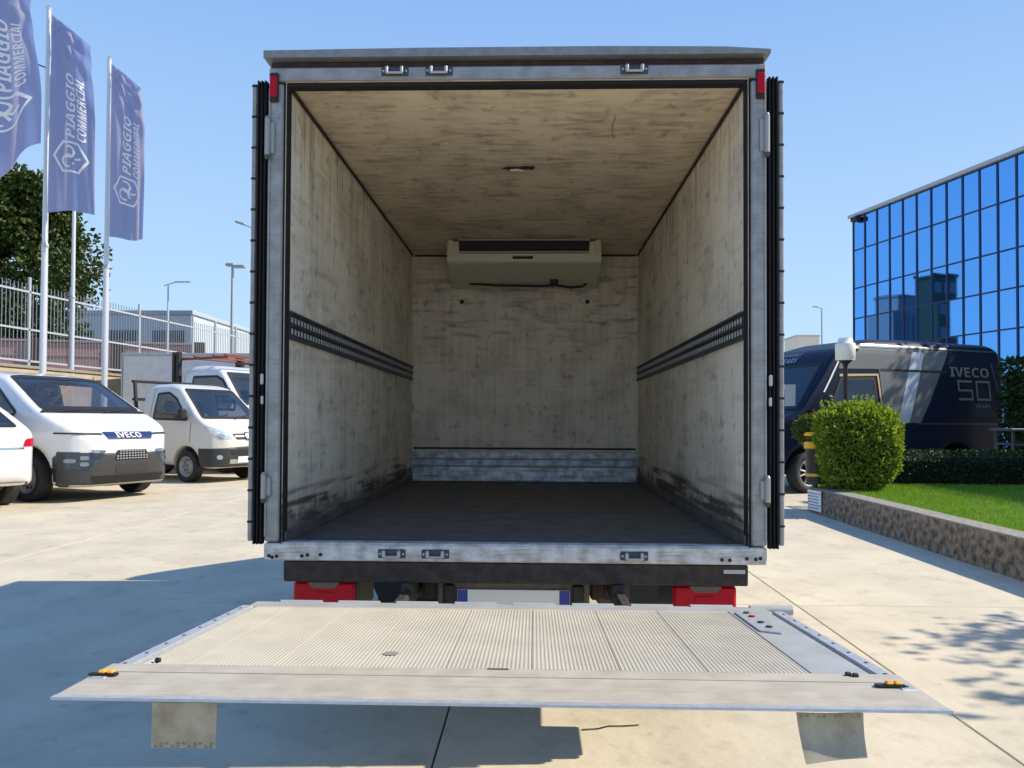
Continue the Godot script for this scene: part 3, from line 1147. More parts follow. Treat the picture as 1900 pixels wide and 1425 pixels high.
	var holder := obj("plate_holder", st, triplanar(textured(mottled(63, Color(0.2, 0.16, 0.13), Color(0.1, 0.085, 0.075), 0.02, 256), 0.8), 0.5), t)
	st = mb()
	bx(st, Vector3(-0.26, 0.31, -0.115), Vector3(0.26, 0.42, -0.108), 0.002)
	var plate := obj("number_plate", st, M.white_paint, holder)
	plate.set_meta("label", "blank white number plate with blue ends")
	for s in [-1.0, 1.0]:
		st = mb()
		bx(st, Vector3(s * 0.212, 0.312, -0.108), Vector3(s * 0.258, 0.418, -0.106), 0.001)
		obj("plate_band", st, mat(0.01, 0.04, 0.3, 0.4), holder)
		st = mb()
		bx(st, Vector3(s * 0.27, 0.33, -0.12), Vector3(s * 0.325, 0.445, -0.095), 0.008)
		obj("plate_lamp", st, M.black, holder)
	# chassis, arms of the lift, axle and wheels
	for s in [-1.0, 1.0]:
		st = mb()
		bx(st, Vector3(s * 0.36, 0.36, -5.4), Vector3(s * 0.43, 0.575, -0.17), 0.01)
		bx(st, Vector3(s * 0.3, 0.03, -2.6), Vector3(s * 0.44, 0.36, -2.4), 0.02)
		bx(st, Vector3(s * 0.3, 0.03, -4.7), Vector3(s * 0.44, 0.36, -4.5), 0.02)
		obj("chassis_rail", st, M.rusty, t)
		st = mb()
		bx(st, Vector3(s * 0.45, 0.36, -0.75), Vector3(s * 0.5, 0.47, 0.02), 0.01)
		bx(st, Vector3(s * 0.45, 0.37, 0.0), Vector3(s * 0.5, 0.44, 0.3), 0.01)
		obj("lift_arm", st, M.rusty, t)
		st = mb()
		bx(st, Vector3(s * 0.64, -0.12, -2.06), Vector3(s * 1.02, 0.55, -2.04), 0.004)
		obj("mud_flap", st, M.rubber, t)
		st = mb()
		bx(st, Vector3(s * 0.46, 0.12, -1.9), Vector3(s * 0.66, 0.5, -1.1), 0.03)
		obj("air_tank", st, M.black, t)
		wheel(t, Vector3(s * 0.83, 0.02, -2.5), s, 0.32, 0.2, "steel", M.steel_rim)
		wheel(t, Vector3(s * 0.8, 0.02, -4.6), s, 0.32, 0.2, "steel", M.steel_rim)
	st = mb()
	cyl(st, Vector3(-0.75, 0.03, -2.5), Vector3(0.75, 0.03, -2.5), 0.05)
	obj("axle", st, M.rusty, t)
	st = mb()
	cyl(st, Vector3(-0.75, 0.03, -4.6), Vector3(0.75, 0.03, -4.6), 0.05)
	obj("axle", st, M.rusty, t)
	st = mb()
	cyl(st, Vector3(-0.6, 0.42, -0.6), Vector3(0.6, 0.42, -0.6), 0.06)
	obj("torsion_tube", st, M.rusty, t)
	# cab, heading away
	var cab := sub("cab", t, Vector3(0, 0, -4.79))
	cab.rotation.y = PI / 2
	put("cab_body", nets(lorry_hull, 0.06, lorry_hull.lo, lorry_hull.hi), M.white_paint, cab)
	for s in [["right", 1.0], ["left", -1.0]]:
		patch("side_window", lorry_hull, [-0.85, 1.2, 0.1, 1.2, -0.6, 1.85, -0.85, 1.9], s[0], M.glass, cab)
	patch("windscreen", lorry_hull, [-0.8, 1.3, 0.8, 1.3, 0.7, 1.95, -0.7, 1.95], "front", M.glass, cab)
	tail_lift(t)

func tail_lift(t: Node3D) -> void:
	# the platform slopes up gently away from the lorry
	var g := sub("lift_platform", t)
	g.set_meta("label", "pale ribbed aluminium tail lift platform lowered behind the sill")
	var st: SurfaceTool
	var sl := (0.5267 - 0.4537) / 1.1997
	var up := func(x: float, z: float, h := 0.0) -> Vector3: return Vector3(x, 0.4537 + (z - 0.409) * sl + h, z)
	var B := Transform3D(Basis(Vector3.RIGHT, -atan(sl)), up.call(0, 0.409))   # local z runs down the platform
	var len_ := 1.2
	# hinge strip
	st = mb()
	bx(st, Vector3(-1.055, -0.03, -0.12), Vector3(1.03, 0.002, -0.012), 0.006, B)
	for i in 9:
		var x := -0.95 + i * 0.24
		cyl(st, B * Vector3(x, -0.01, -0.115), B * Vector3(x + 0.17, -0.01, -0.115), 0.02, 0.02, 10)
	obj("hinge_strip", st, M.deck_plate, g)
	st = mb()
	bx(st, Vector3(-1.04, -0.034, -0.01), Vector3(1.05, -0.004, len_ - 0.28), 0.004, B)
	obj("platform_base", st, M.deck_plate, g)
	# extruded deck planks, each with fine anti-slip ribs
	var edges := [-1.005, -0.87, -0.63, -0.39, -0.152, 0.088, 0.332, 0.573, 0.85]
	for i in edges.size() - 1:
		var x0: float = edges[i] + 0.0008
		var x1: float = edges[i + 1] - 0.0008
		st = mb()
		bx(st, Vector3(x0, -0.003, 0.0), Vector3(x1, 0.004, 0.925), 0.001, B)
		var n := int((x1 - x0) / 0.0115)
		for k in n:
			var x := x0 + (x1 - x0) * (k + 0.5) / n
			var a := B * Vector3(x - 0.0036, 0.004, 0.03); var b := B * Vector3(x - 0.0018, 0.0053, 0.03); var c := B * Vector3(x + 0.0018, 0.0053, 0.03); var d := B * Vector3(x + 0.0036, 0.004, 0.03)
			var e := B.basis.z * 0.885
			quad(st, a, a + e, b + e, b)
			quad(st, b, b + e, c + e, c)
			quad(st, c, c + e, d + e, d)
		obj("deck_plank", st, M.deck, g)
	# smooth plate on the right with the foot controls
	st = mb()
	bx(st, Vector3(0.853, -0.003, 0.0), Vector3(1.012, 0.005, 0.925), 0.002, B)
	obj("side_plate", st, M.deck_plate, g)
	st = mb()
	prism(st, soften(pv([0.868, 0.04, 0.942, 0.01, 0.945, 0.40, 0.93, 0.42, 0.868, 0.38]), 0.012), -0.006, -0.011, B * Transform3D(Basis(Vector3(1, 0, 0), Vector3(0, 0, 1), Vector3(0, -1, 0)), Vector3(0, 0.0, 0)))
	var pad := obj("control_pad", st, M.galvanised, g)
	for p in [[0.907, 0.07], [0.908, 0.14], [0.91, 0.25], [0.915, 0.33]]:
		st = mb()
		cyl(st, B * Vector3(p[0], 0.009, p[1]), B * Vector3(p[0], 0.016, p[1]), 0.014, 0.011, 12)
		obj("foot_button", st, M.red_lens if p[1] == 0.14 else M.dark_plastic, pad)
	# edge rails with screws
	for s in [-1.0, 1.0]:
		var c := -0.0 if s > 0 else 0.0
		st = mb()
		bx(st, Vector3(s * 1.028 + c, -0.03, -0.01), Vector3(s * 1.072, 0.0055, 1.06), 0.003, B)
		var rail := obj("edge_rail", st, M.galvanised, g)
		st = mb()
		for k in 9:
			var p := B * Vector3(s * 1.052, 0.0055, 0.06 + k * 0.122)
			cyl(st, p, p + Vector3.UP * 0.002, 0.006, 0.005, 8)
		stuff(obj("screw", st, M.track, rail))
		st = mb()
		bx(st, Vector3(s * 1.012, -0.02, 0.0), Vector3(s * 1.027, -0.006, 0.98), 0.001, B)
		obj("edge_slot", st, M.black, rail)
	# ramp lip, thinning to the outer edge
	st = mb()
	prism(st, pv([0.93, 0.009, 0.96, 0.008, 1.05, 0.003, 1.2, -0.003, 1.204, -0.009, 1.0, -0.04, 0.93, -0.04]), -1.0775, 1.0775, B * Transform3D(Basis(Vector3(0, 0, 1), Vector3(0, 1, 0), Vector3(-1, 0, 0)), Vector3.ZERO))
	obj("ramp_lip", st, M.lip, g)
	st = mb()
	bx(st, Vector3(-1.03, 0.0035, 1.0), Vector3(1.03, 0.0082, 1.004), 0.001, B)
	obj("lip_ridge", st, M.lip, g)
	st = mb()
	cyl(st, B * Vector3(-0.331, 0.0068, 0.76), B * Vector3(-0.331, 0.0072, 0.76), 0.024, 0.02, 14)
	obj("rubber_scuff", st, M.scuff, g)
	st = mb()
	prism(st, pv([1.188, -0.001, 1.207, -0.002, 1.208, -0.0085, 1.194, -0.0095]), -1.078, 1.078, B * Transform3D(Basis(Vector3(0, 0, 1), Vector3(0, 1, 0), Vector3(-1, 0, 0)), Vector3.ZERO))
	obj("edge_strip", st, M.galvanised, g)
	st = mb()
	bx(st, Vector3(-0.034, 0.006, 0.928), Vector3(0.026, 0.0105, 0.938), 0.001, B)
	obj("latch_recess", st, M.track, g)
	# amber warning lamps set in the lip
	for x in [-1.0, 1.0]:
		var l := sub("warning_lamp", g)
		var b2 := B * Transform3D(Basis.IDENTITY, Vector3(x * 1.005 - (0.035 if x < 0 else -0.01), 0.0065, 1.035))
		st = mb()
		prism(st, soften(pv([-0.044, -0.011, 0.034, -0.011, 0.034, 0.011, -0.044, 0.011]), 0.01), 0, -0.004, b2 * Transform3D(Basis(Vector3(1, 0, 0), Vector3(0, 0, 1), Vector3(0, -1, 0)), Vector3.ZERO))
		obj("lamp_base", st, M.black, l)
		for k in 2:
			st = mb()
			bx(st, Vector3(-0.018 + k * 0.022, 0.003, -0.009), Vector3(0.003 + k * 0.022, 0.013, 0.009), 0.005, b2)
			obj("amber_lens", st, M.amber, l)
	for p in [[-0.968, 0.895], [0.94, 0.945], [0.955, 0.955]]:
		st = mb()
		bx(st, Vector3(p[0] - 0.008, 0.004, p[1] - 0.006), Vector3(p[0] + 0.008, 0.018, p[1] + 0.006), 0.003, B)
		obj("stop_stud", st, M.black, g)
	# hanging warning flaps, sun-bleached
	for s in [-1.0, 1.0]:
		var flap := flap_mesh(s)
		var o := put("warning_flap", flap, M.flap, g, Transform3D(Basis.IDENTITY, B * Vector3(-0.832 if s < 0 else 0.717, -0.014, 1.196)))
		o.set_meta("label", "%s bleached plastic flap hanging from the platform lip" % ["flat" if s < 0 else "curled"])
		st = mb()
		for k in 11:
			for r in 2:
				if (k + r) % 3 == 0: continue
				var x := 0.008 + k * 0.0135
				var y: float = -0.1 - r * 0.007 if s < 0 else -0.003 - r * 0.007
				bx(st, Vector3(x, y, 0.003), Vector3(x + 0.006, y + 0.004, 0.0045))
		stuff(obj("faded_mark", st, M.scuff, o))

func flap_mesh(s: float) -> ArrayMesh:
	var st := mb()
	st.set_smooth_group(3)
	var w := 0.158
	var n := 10
	var f := func(u: float, v: float) -> Vector3:
		var curl := (pow(v, 2.5) * 0.03 * (1.0 - u * 0.4)) if s > 0 else 0.004 * sin(u * 3.0) * v
		var skew := (0.012 * v * (1 - u)) if s > 0 else 0.0
		var drop := 0.108 - (0.012 * u if s > 0 else -0.004 * u * 0.0)
		return Vector3(u * w + skew, -v * drop, curl + 0.003 * sin(u * 5.0 + v * 2.0))
	for i in n:
		for j in n:
			var a: Vector3 = f.call(float(i) / n, float(j) / n); var b: Vector3 = f.call(float(i + 1) / n, float(j) / n)
			var c: Vector3 = f.call(float(i + 1) / n, float(j + 1) / n); var d: Vector3 = f.call(float(i) / n, float(j + 1) / n)
			quad(st, d, c, b, a)
			var k := Vector3(0, 0, -0.002)
			quad(st, a + k, b + k, c + k, d + k)
	return done(st)

# ---------- parked vehicles (local x forward, y up, z to the vehicle's right) ----------
var cab_hull: Hull
var lorry_hull: Hull

func heading(fx: float, fz: float) -> float:
	return atan2(-fz, fx)

func make_vehicles() -> void:
	white_van()
	small_truck()
	cab_truck()
	box_trailer()
	hatchback()
	livery_van()

func make_cab_hull() -> void:
	var side := soften(pv([-1.3, 0.42, 1.0, 0.34, 1.1, 0.55, 1.08, 0.95, 0.92, 1.2, 0.6, 1.38, -0.12, 2.14, -0.5, 2.27, -1.15, 2.28, -1.3, 2.1]), 0.12)
	var plan := soften(mirrored(pv([-1.3, 0.93, 0.5, 0.95, 0.95, 0.86, 1.1, 0.55]), true), 0.15)
	var front := soften(mirrored(pv([0.9, 0.3, 0.95, 0.6, 0.95, 1.3, 0.78, 2.15, 0.6, 2.29])), 0.12)
	cab_hull = Hull.new(side, plan, front, 0.07, [[0.1, 0.34, 0.42]])
	side = soften(pv([-1.0, 0.36, 0.8, 0.3, 0.95, 0.5, 0.95, 0.85, 0.9, 1.0, 0.72, 1.1, 0.36, 1.33, -0.78, 2.32, -0.9, 2.37, -1.0, 2.38]), 0.08)
	plan = soften(mirrored(pv([-1.0, 0.95, 0.3, 0.95, 0.75, 0.86, 0.95, 0.55]), true), 0.15)
	lorry_hull = Hull.new(side, plan, soften(mirrored(pv([0.9, 0.28, 0.95, 0.6, 0.95, 1.3, 0.85, 2.15, 0.75, 2.39])), 0.08), 0.07, [[-0.25, 0.02, 0.4]])

func mirrors(parent: Node, x: float, y: float, z: float, m: Material, w := 0.12, h := 0.2) -> void:
	for s in [-1.0, 1.0]:
		var st := mb()
		bx(st, Vector3(x - 0.05, y - h / 2, s * z), Vector3(x + 0.07, y + h / 2, s * (z + w)), 0.03)
		bx(st, Vector3(x - 0.02, y - h / 2 - 0.02, s * (z - 0.06)), Vector3(x + 0.03, y - h / 2 + 0.04, s * (z + 0.04)), 0.01)
		obj("wing_mirror", st, m, parent)

func white_van() -> void:
	var F := Vector2(0.92, 0.39)
	var t := thing("white_van", "white people-carrier van with deep blue windscreen and black bumper, nose towards the yard", "van", Vector3(-6.95 - 1.62 * F.x, 0, -11.78 - 1.62 * F.y), heading(F.x, F.y))
	var side := soften(pv([-2.6, 0.34, 2.42, 0.2, 2.58, 0.34, 2.63, 0.62, 2.58, 0.92, 2.36, 1.08, 1.78, 1.31, 0.82, 1.86, 0.3, 1.955, -1.2, 1.99, -2.3, 1.94, -2.52, 1.65, -2.62, 0.9]), 0.16)
	var plan := soften(mirrored(pv([-2.63, 0.8, -2.45, 0.96, -1.5, 0.995, 1.5, 0.985, 2.1, 0.92, 2.42, 0.79, 2.64, 0.46]), true), 0.22)
	var front := soften(mirrored(pv([0.9, 0.2, 0.985, 0.42, 1.0, 0.95, 0.965, 1.18, 0.80, 1.86, 0.6, 1.995])), 0.12)
	var h := Hull.new(side, plan, front, 0.09, [[1.62, 0.36, 0.44], [-1.65, 0.36, 0.44]])
	var cuts := []
	for side_ in ["right", "left"]:
		cuts.append(glaze("front_window", h, [1.32, 1.24, 1.36, 1.3, 0.66, 1.77, -0.28, 1.83, -0.28, 1.2, 1.1, 1.2], side_, t, 0.04))
	cuts.append(glaze("windscreen", h, [-0.83, 1.33, 0.83, 1.33, 0.72, 1.845, 0.5, 1.87, -0.5, 1.87, -0.72, 1.845], "front", t))
	put("van_body", cut_open(nets(h, 0.05, h.lo, h.hi), cuts), M.white_paint, t)
	cabin(t, 1.45, 1.2, 0.8, 0.9, M.seat_grey)
	# dark cladding round the nose and along the sills
	var nose := func(v: Vector3) -> float: return maxf(maxf(2.12 - v.x + maxf(0, absf(v.z) - 0.8) * 0.4, v.y - 0.705 - 0.05 * maxf(0, absf(v.z) - 0.3)), maxf(0.2 - v.y, -h.f(v) - 0.06))
	var bumper := put("front_bumper", nets(h, 0.025, Vector3(2.0, 0.1, -1.1), Vector3(2.75, 0.85, 1.1), 0.012, nose), M.bumper_grey, t)
	patch("lower_intake", h, [-0.62, 0.38, 0.62, 0.38, 0.55, 0.27, -0.55, 0.27], "front", M.black, bumper, 0.02)
	patch("silver_strip", h, [-0.8, 0.27, 0.8, 0.27, 0.8, 0.24, -0.8, 0.24], "front", M.silver, bumper, 0.022, 0.01)
	patch("plate_recess", h, [-0.28, 0.52, 0.26, 0.52, 0.26, 0.41, -0.28, 0.41], "front", M.dark_plastic, bumper, 0.018, 0.015)
	for s in [["right", 1.0], ["left", -1.0]]:
		var z: float = s[1]
		patch("sill_cladding", h, [-1.15, 0.42, 1.12, 0.42, 1.1, 0.31, -1.15, 0.33], s[0], M.black, t, 0.012)
		patch("fender_cladding", h, [2.02, 0.5, 2.3, 0.5, 2.3, 0.2, 1.95, 0.24], s[0], M.black, t, 0.01)
		var lamp := patch("headlight", h, [z * 0.44, 0.70, z * 0.86, 0.715, z * 0.9, 0.66, z * 0.9, 0.48, z * 0.64, 0.47], "front", M.lens_dark, t, 0.017)
		for p in [[0.68, 0.64], [0.68, 0.55], [0.8, 0.6]]:
			patch("lamp_lens", h, [z * p[0] - 0.045, p[1] - 0.03, z * p[0] + 0.045, p[1] - 0.03, z * p[0] + 0.045, p[1] + 0.03, z * p[0] - 0.045, p[1] + 0.03], "front", M.lens_mid, lamp, 0.022, 0.03)
		patch("indicator_strip", h, [z * 0.42, 0.745, z * 0.62, 0.755, z * 0.6, 0.71, z * 0.45, 0.70], "front", M.chrome, t, 0.018, 0.01)
		patch("light_bar", h, [z * 0.42, 0.985, z * 0.9, 1.005, z * 0.9, 0.98, z * 0.42, 0.962], "front", M.dark_plastic, t, 0.013, 0.006, 0.06)
		patch("rear_window", h, [-0.38, 1.2, -0.38, 1.83, -2.2, 1.8, -2.3, 1.25], s[0], M.glass, t)
		patch("door_handle", h, [-0.2, 1.05, 0.0, 1.05, 0.0, 1.01, -0.2, 1.01], s[0], M.dark_plastic, t, 0.02, 0.01)
		patch("door_seam", h, [1.2, 1.18, 1.212, 1.18, 1.232, 0.8, 1.22, 0.8], s[0], M.track, t, 0.004, 0.0)
		patch("door_seam", h, [-0.335, 1.9, -0.325, 1.9, -0.325, 0.42, -0.335, 0.42], s[0], M.track, t, 0.004, 0.0)
		for x in [1.62, -1.65]:
			wheel(t, Vector3(x, 0.345, z * 0.86), z, 0.345, 0.235, "steel", M.steel_rim)
	patch("dark_surround", h, [-0.9, 1.285, 0.9, 1.285, 0.83, 1.33, -0.83, 1.33], "front", M.black, t, 0.005, 0.02)
	var st := mb()
	tube(st, [Vector3(1.86, 1.31, 0.65), Vector3(1.72, 1.355, 0.05), Vector3(1.7, 1.36, -0.02)], 0.01, 6)
	obj("wiper", st, M.black, t)
	st = mb()
	tube(st, [Vector3(1.88, 1.31, -0.1), Vector3(1.72, 1.355, -0.62), Vector3(1.7, 1.36, -0.7)], 0.01, 6)
	obj("wiper", st, M.black, t)
	var bar := patch("badge_bar", h, [-0.46, 1.005, 0.4, 1.005, 0.36, 0.9, -0.38, 0.9], "front", M.badge_blue, t, 0.01, 0.015)
	lettering("badge_letters", h, "IVECO", 0.07, Vector2(-0.01, 0.955), "front", M.lettering_white, bar, true, 1.55, 0.014)
	var gr := patch("grille", h, [-0.25, 0.745, 0.25, 0.745, 0.29, 0.6, -0.29, 0.6], "front", M.black, t, 0.019, 0.02)
	for r in 4:
		for c in 11:
			var z := -0.25 + c * 0.05
			var y := 0.728 - r * 0.036
			if absf(z) > 0.235 + r * 0.012: continue
			patch("grille_cell", h, [z - 0.014, y - 0.007, z + 0.014, y - 0.007, z + 0.014, y + 0.007, z - 0.014, y + 0.007], "front", M.galvanised, gr, 0.026, 0.0, 0.1)
	st = mb()
	prism(st, pv([-0.14, 0, 0.1, 0, -0.08, 0.09, -0.14, 0.07]), -0.025, 0.025, Transform3D(Basis.IDENTITY, Vector3(-0.3, 1.955, 0.35)))
	obj("roof_antenna", st, M.black, t)
	mirrors(t, 1.12, 1.25, 1.0, M.black, 0.16, 0.18)
	st = mb()
	bx(st, Vector3(-2.3, 0.22, -0.72), Vector3(2.3, 0.9, 0.72), 0.1)
	obj("underbody", st, M.black, t)

func small_truck() -> void:
	var F := Vector2(0.885, 0.466)
	var t := thing("small_truck", "small cream-white pickup lorry with black rack behind its cab and black bumper", "truck", Vector3(-6.27, 0, -15.14), heading(F.x, F.y))
	var side := soften(pv([-1.4, 0.36, 0.72, 0.26, 0.84, 0.42, 0.86, 0.74, 0.76, 0.98, 0.36, 1.2, -0.34, 1.82, -0.7, 1.925, -1.25, 1.9, -1.4, 1.72]), 0.12)
	var plan := soften(mirrored(pv([-1.4, 0.78, 0.3, 0.8, 0.62, 0.72, 0.86, 0.42]), true), 0.15)
	var front := soften(mirrored(pv([0.74, 0.25, 0.8, 0.5, 0.8, 1.15, 0.64, 1.82, 0.5, 1.93])), 0.1)
	var h := Hull.new(side, plan, front, 0.07, [[0.0, 0.31, 0.38]])
	var cuts := []
	for side_ in ["right", "left"]:
		cuts.append(glaze("side_window", h, [-0.98, 1.19, -0.96, 1.72, -0.62, 1.74, -0.36, 1.62, 0.06, 1.22, 0.04, 1.17], side_, t, 0.04, 0.03))
	cuts.append(glaze("windscreen", h, [-0.68, 1.21, 0.68, 1.21, 0.57, 1.80, -0.57, 1.80], "front", t, 0.045))
	put("cab", cut_open(nets(h, 0.045, h.lo, h.hi), cuts), M.cream_paint, t)
	cabin(t, 0.12, 1.12, 0.66, 0.6, M.seat_grey)
	var region := func(v: Vector3) -> float: return maxf(maxf(0.36 - v.x, v.y - 0.70 + 0.06 * absf(v.z)), maxf(0.3 - v.y, -h.f(v) - 0.05))
	var bumper := put("front_bumper", nets(h, 0.025, Vector3(0.3, 0.2, -0.9), Vector3(0.98, 0.8, 0.9), 0.012, region), M.dark_plastic, t)
	patch("air_intake", h, [-0.42, 0.62, 0.42, 0.62, 0.38, 0.54, -0.38, 0.54], "front", M.black, bumper, 0.02)
	patch("bumper_step", h, [-0.42, 0.45, 0.42, 0.45, 0.42, 0.37, -0.42, 0.37], "front", M.silver, bumper, 0.02, 0.01)
	patch("number_plate", h, [-0.26, 0.5, 0.26, 0.5, 0.26, 0.39, -0.26, 0.39], "front", M.lettering_white, bumper, 0.03, 0.005)
	for s in [["right", 1.0], ["left", -1.0]]:
		var z: float = s[1]
		patch("arch_lip", h, [0.42, 0.3, 0.5, 0.3, 0.46, 0.62, 0.38, 0.55], s[0], M.dark_plastic, t, 0.008)
		patch("fog_light", h, [z * 0.54, 0.53, z * 0.62, 0.53, z * 0.62, 0.45, z * 0.54, 0.45], "front", M.lens, bumper, 0.02, 0.03)
		var hl := patch("headlight", h, [z * 0.36, 0.83, z * 0.56, 0.82, z * 0.7, 0.93, z * 0.76, 1.06, z * 0.66, 1.05, z * 0.42, 0.93], "front", M.lens, t, 0.006)
		patch("lamp_lens", h, [z * 0.5, 0.85, z * 0.58, 0.85, z * 0.62, 0.93, z * 0.52, 0.93], "front", M.chrome, hl, 0.012)
		patch("door_seam", h, [-1.075, 1.8, -1.065, 1.8, -1.05, 0.42, -1.06, 0.42], s[0], M.track, t, 0.004, 0.0)
		patch("door_seam", h, [0.16, 1.15, 0.17, 1.15, 0.13, 0.76, 0.12, 0.76], s[0], M.track, t, 0.004, 0.0)
		patch("door_handle", h, [-0.95, 1.07, -0.8, 1.07, -0.8, 1.03, -0.95, 1.03], s[0], M.dark_plastic, t, 0.02, 0.01)
		wheel(t, Vector3(0, 0.3, z * 0.67), z, 0.3, 0.19, "steel", M.steel_rim)
		wheel(t, Vector3(-2.6, 0.3, z * 0.67), z, 0.3, 0.19, "steel", M.steel_rim)
	var st := mb()
	tube(st, [Vector3(0.36, 1.21, 0.5), Vector3(0.26, 1.3, 0.0)], 0.01, 6)
	obj("wiper", st, M.black, t)
	st = mb()
	tube(st, [Vector3(0.38, 1.21, -0.05), Vector3(0.26, 1.3, -0.5)], 0.01, 6)
	obj("wiper", st, M.black, t)
	var gr := patch("grille", h, [-0.34, 0.93, 0.34, 0.93, 0.26, 0.82, -0.26, 0.82], "front", M.black, t, 0.008, 0.02)
	patch("grille_bar", h, [-0.3, 0.89, 0.3, 0.89, 0.3, 0.865, -0.3, 0.865], "front", M.silver, gr, 0.014, 0.005)
	# round emblem in the middle of the grille
	var ring := PackedVector2Array()
	for i in 6: ring.append(Vector2(cos(i * TAU / 6), sin(i * TAU / 6)) * 0.085 + Vector2(0, 0.88))
	put("emblem", laid(h, poly_tris(ring, 0.05), "front", 0.018), M.badge_blue, gr)
	var inner := PackedVector2Array()
	for q in ring: inner.append((q - Vector2(0, 0.88)) * 0.7 + Vector2(0, 0.88))
	put("emblem_face", laid(h, poly_tris(inner, 0.05), "front", 0.022), M.silver, gr)
	mirrors(t, 0.02, 1.3, 0.8, M.black, 0.15, 0.2)
	# rack: two raked posts and a long rail
	st = mb()
	for z in [-0.72, 0.72]:
		bx(st, Vector3(-1.62, 0.75, z - 0.03), Vector3(-1.56, 1.98, z + 0.03), 0.01, Transform3D(Basis(Vector3.BACK, 0.1), Vector3(0.15, 0.15, 0)))
	for y in [1.3, 1.6, 1.96]:
		bx(st, Vector3(-1.64 - (y - 1.3) * 0.1, y - 0.025, -0.75), Vector3(-1.56 - (y - 1.3) * 0.1, y + 0.03, 0.75), 0.008)
	obj("ladder_rack", st, M.black, t)
	st = mb()
	bx(st, Vector3(-3.6, 0.62, -0.8), Vector3(-1.5, 0.7, 0.8), 0.01)
	for s in [-1.0, 1.0]:
		bx(st, Vector3(-3.6, 0.7, s * 0.8), Vector3(-1.5, 1.0, s * 0.77), 0.006)
	bx(st, Vector3(-3.6, 0.7, -0.77), Vector3(-3.57, 1.0, 0.77), 0.006)
	obj("load_bed", st, M.galvanised, t)
	st = mb()
	bx(st, Vector3(-3.4, 0.3, -0.5), Vector3(0.55, 0.62, 0.5), 0.05)
	obj("underbody", st, M.black, t)

func cab_truck() -> void:
	var F := Vector2(0.885, 0.466)
	var t := thing("flatbed_truck", "taller white flatbed lorry with rust-red roof rack behind the small pickup lorry", "truck", Vector3(-6.62, 0, -18.0), heading(F.x, F.y))
	t.scale = Vector3.ONE * 1.09
	var h := cab_hull
	var cuts := []
	for side_ in ["right", "left"]:
		cuts.append(glaze("side_window", h, [-0.98, 1.3, -0.95, 2.03, -0.2, 2.03, 0.0, 1.95, 0.5, 1.42, 0.48, 1.28], side_, t, 0.05, 0.03))
	cuts.append(glaze("windscreen", h, [-0.8, 1.4, 0.8, 1.4, 0.69, 2.1, -0.69, 2.1], "front", t))
	put("cab", cut_open(nets(h, 0.06, h.lo, h.hi), cuts), M.white_paint, t)
	cabin(t, 0.45, 1.32, 0.8, 0.7, M.dark_plastic)
	for s in [["right", 1.0], ["left", -1.0]]:
		var z: float = s[1]
		patch("headlight", h, [z * 0.5, 0.85, z * 0.82, 0.9, z * 0.8, 1.08, z * 0.56, 1.0], "front", M.lens, t)
		wheel(t, Vector3(0.1, 0.34, z * 0.8), z, 0.34, 0.2, "steel", M.steel_rim)
		wheel(t, Vector3(-2.2, 0.34, z * 0.8), z, 0.34, 0.2, "steel", M.steel_rim)
	patch("grille", h, [-0.4, 0.95, 0.4, 0.95, 0.36, 0.7, -0.36, 0.7], "front", M.black, t)
	mirrors(t, 0.35, 1.6, 0.97, M.black, 0.16, 0.3)
	var st := mb()
	for z in [-0.85, 0.85]:
		for x in [-1.5, -1.37]:
			st = mb()
			bx(st, Vector3(x - 0.05, 0.8, z - 0.05), Vector3(x + 0.04, 2.56, z + 0.05), 0.01)
			obj("rack_post", st, M.black, t)
	st = mb()
	for z in [-0.78, 0.78]:
		bx(st, Vector3(-1.5, 2.38, z - 0.03), Vector3(0.1, 2.43, z + 0.03), 0.01)
	for x in [-1.45, -0.9, -0.3, 0.06]:
		bx(st, Vector3(x - 0.025, 2.432, -0.85), Vector3(x + 0.025, 2.47, 0.85), 0.008)
	obj("roof_rack", st, M.rust_red, t)
	st = mb()
	bx(st, Vector3(-2.9, 0.72, -0.95), Vector3(-1.45, 0.82, 0.95), 0.01)
	for s in [-1.0, 1.0]:
		bx(st, Vector3(-2.9, 0.82, s * 0.95), Vector3(-1.6, 1.2, s * 0.92), 0.006)
	obj("load_bed", st, M.galvanised, t)
	st = mb()
	bx(st, Vector3(-2.7, 0.34, -0.55), Vector3(0.8, 0.7, 0.55), 0.05)
	obj("underbody", st, M.black, t)

func box_trailer() -> void:
	var t := thing("cargo_trailer", "long white lorry box parked lengthwise in front of the retaining wall", "trailer", Vector3(-8.1, 0, -21.9))
	var st := mb()
	bx(st, Vector3(-3.22, 0.75, -1.1), Vector3(3.2, 2.96, 1.1), 0.02)
	obj("box", st, M.outer, t)
	st = mb()
	for z in [-1.1, 1.1]:
		bx(st, Vector3(-3.25, 2.93, z - 0.02), Vector3(3.22, 3.02, z + 0.02), 0.01)
		bx(st, Vector3(-3.25, 0.72, z - 0.02), Vector3(3.22, 0.82, z + 0.02), 0.01)
	for x in [-3.23, 3.2]:
		for z in [-1.1, 1.1]:
			bx(st, Vector3(x - 0.02, 0.82, z - 0.025), Vector3(x + 0.02, 2.93, z + 0.025), 0.01)
	obj("edge_rail", st, M.galvanised, t)
	st = mb()
	bx(st, Vector3(-3.1, 0.5, -0.5), Vector3(3.1, 0.72, 0.5), 0.02)
	obj("chassis", st, M.black, t)
	for x in [-2.2, 2.3]:
		for s in [-1.0, 1.0]:
			wheel(t, Vector3(x, 0.36, s * 0.85), s, 0.36, 0.22, "steel", M.steel_rim)

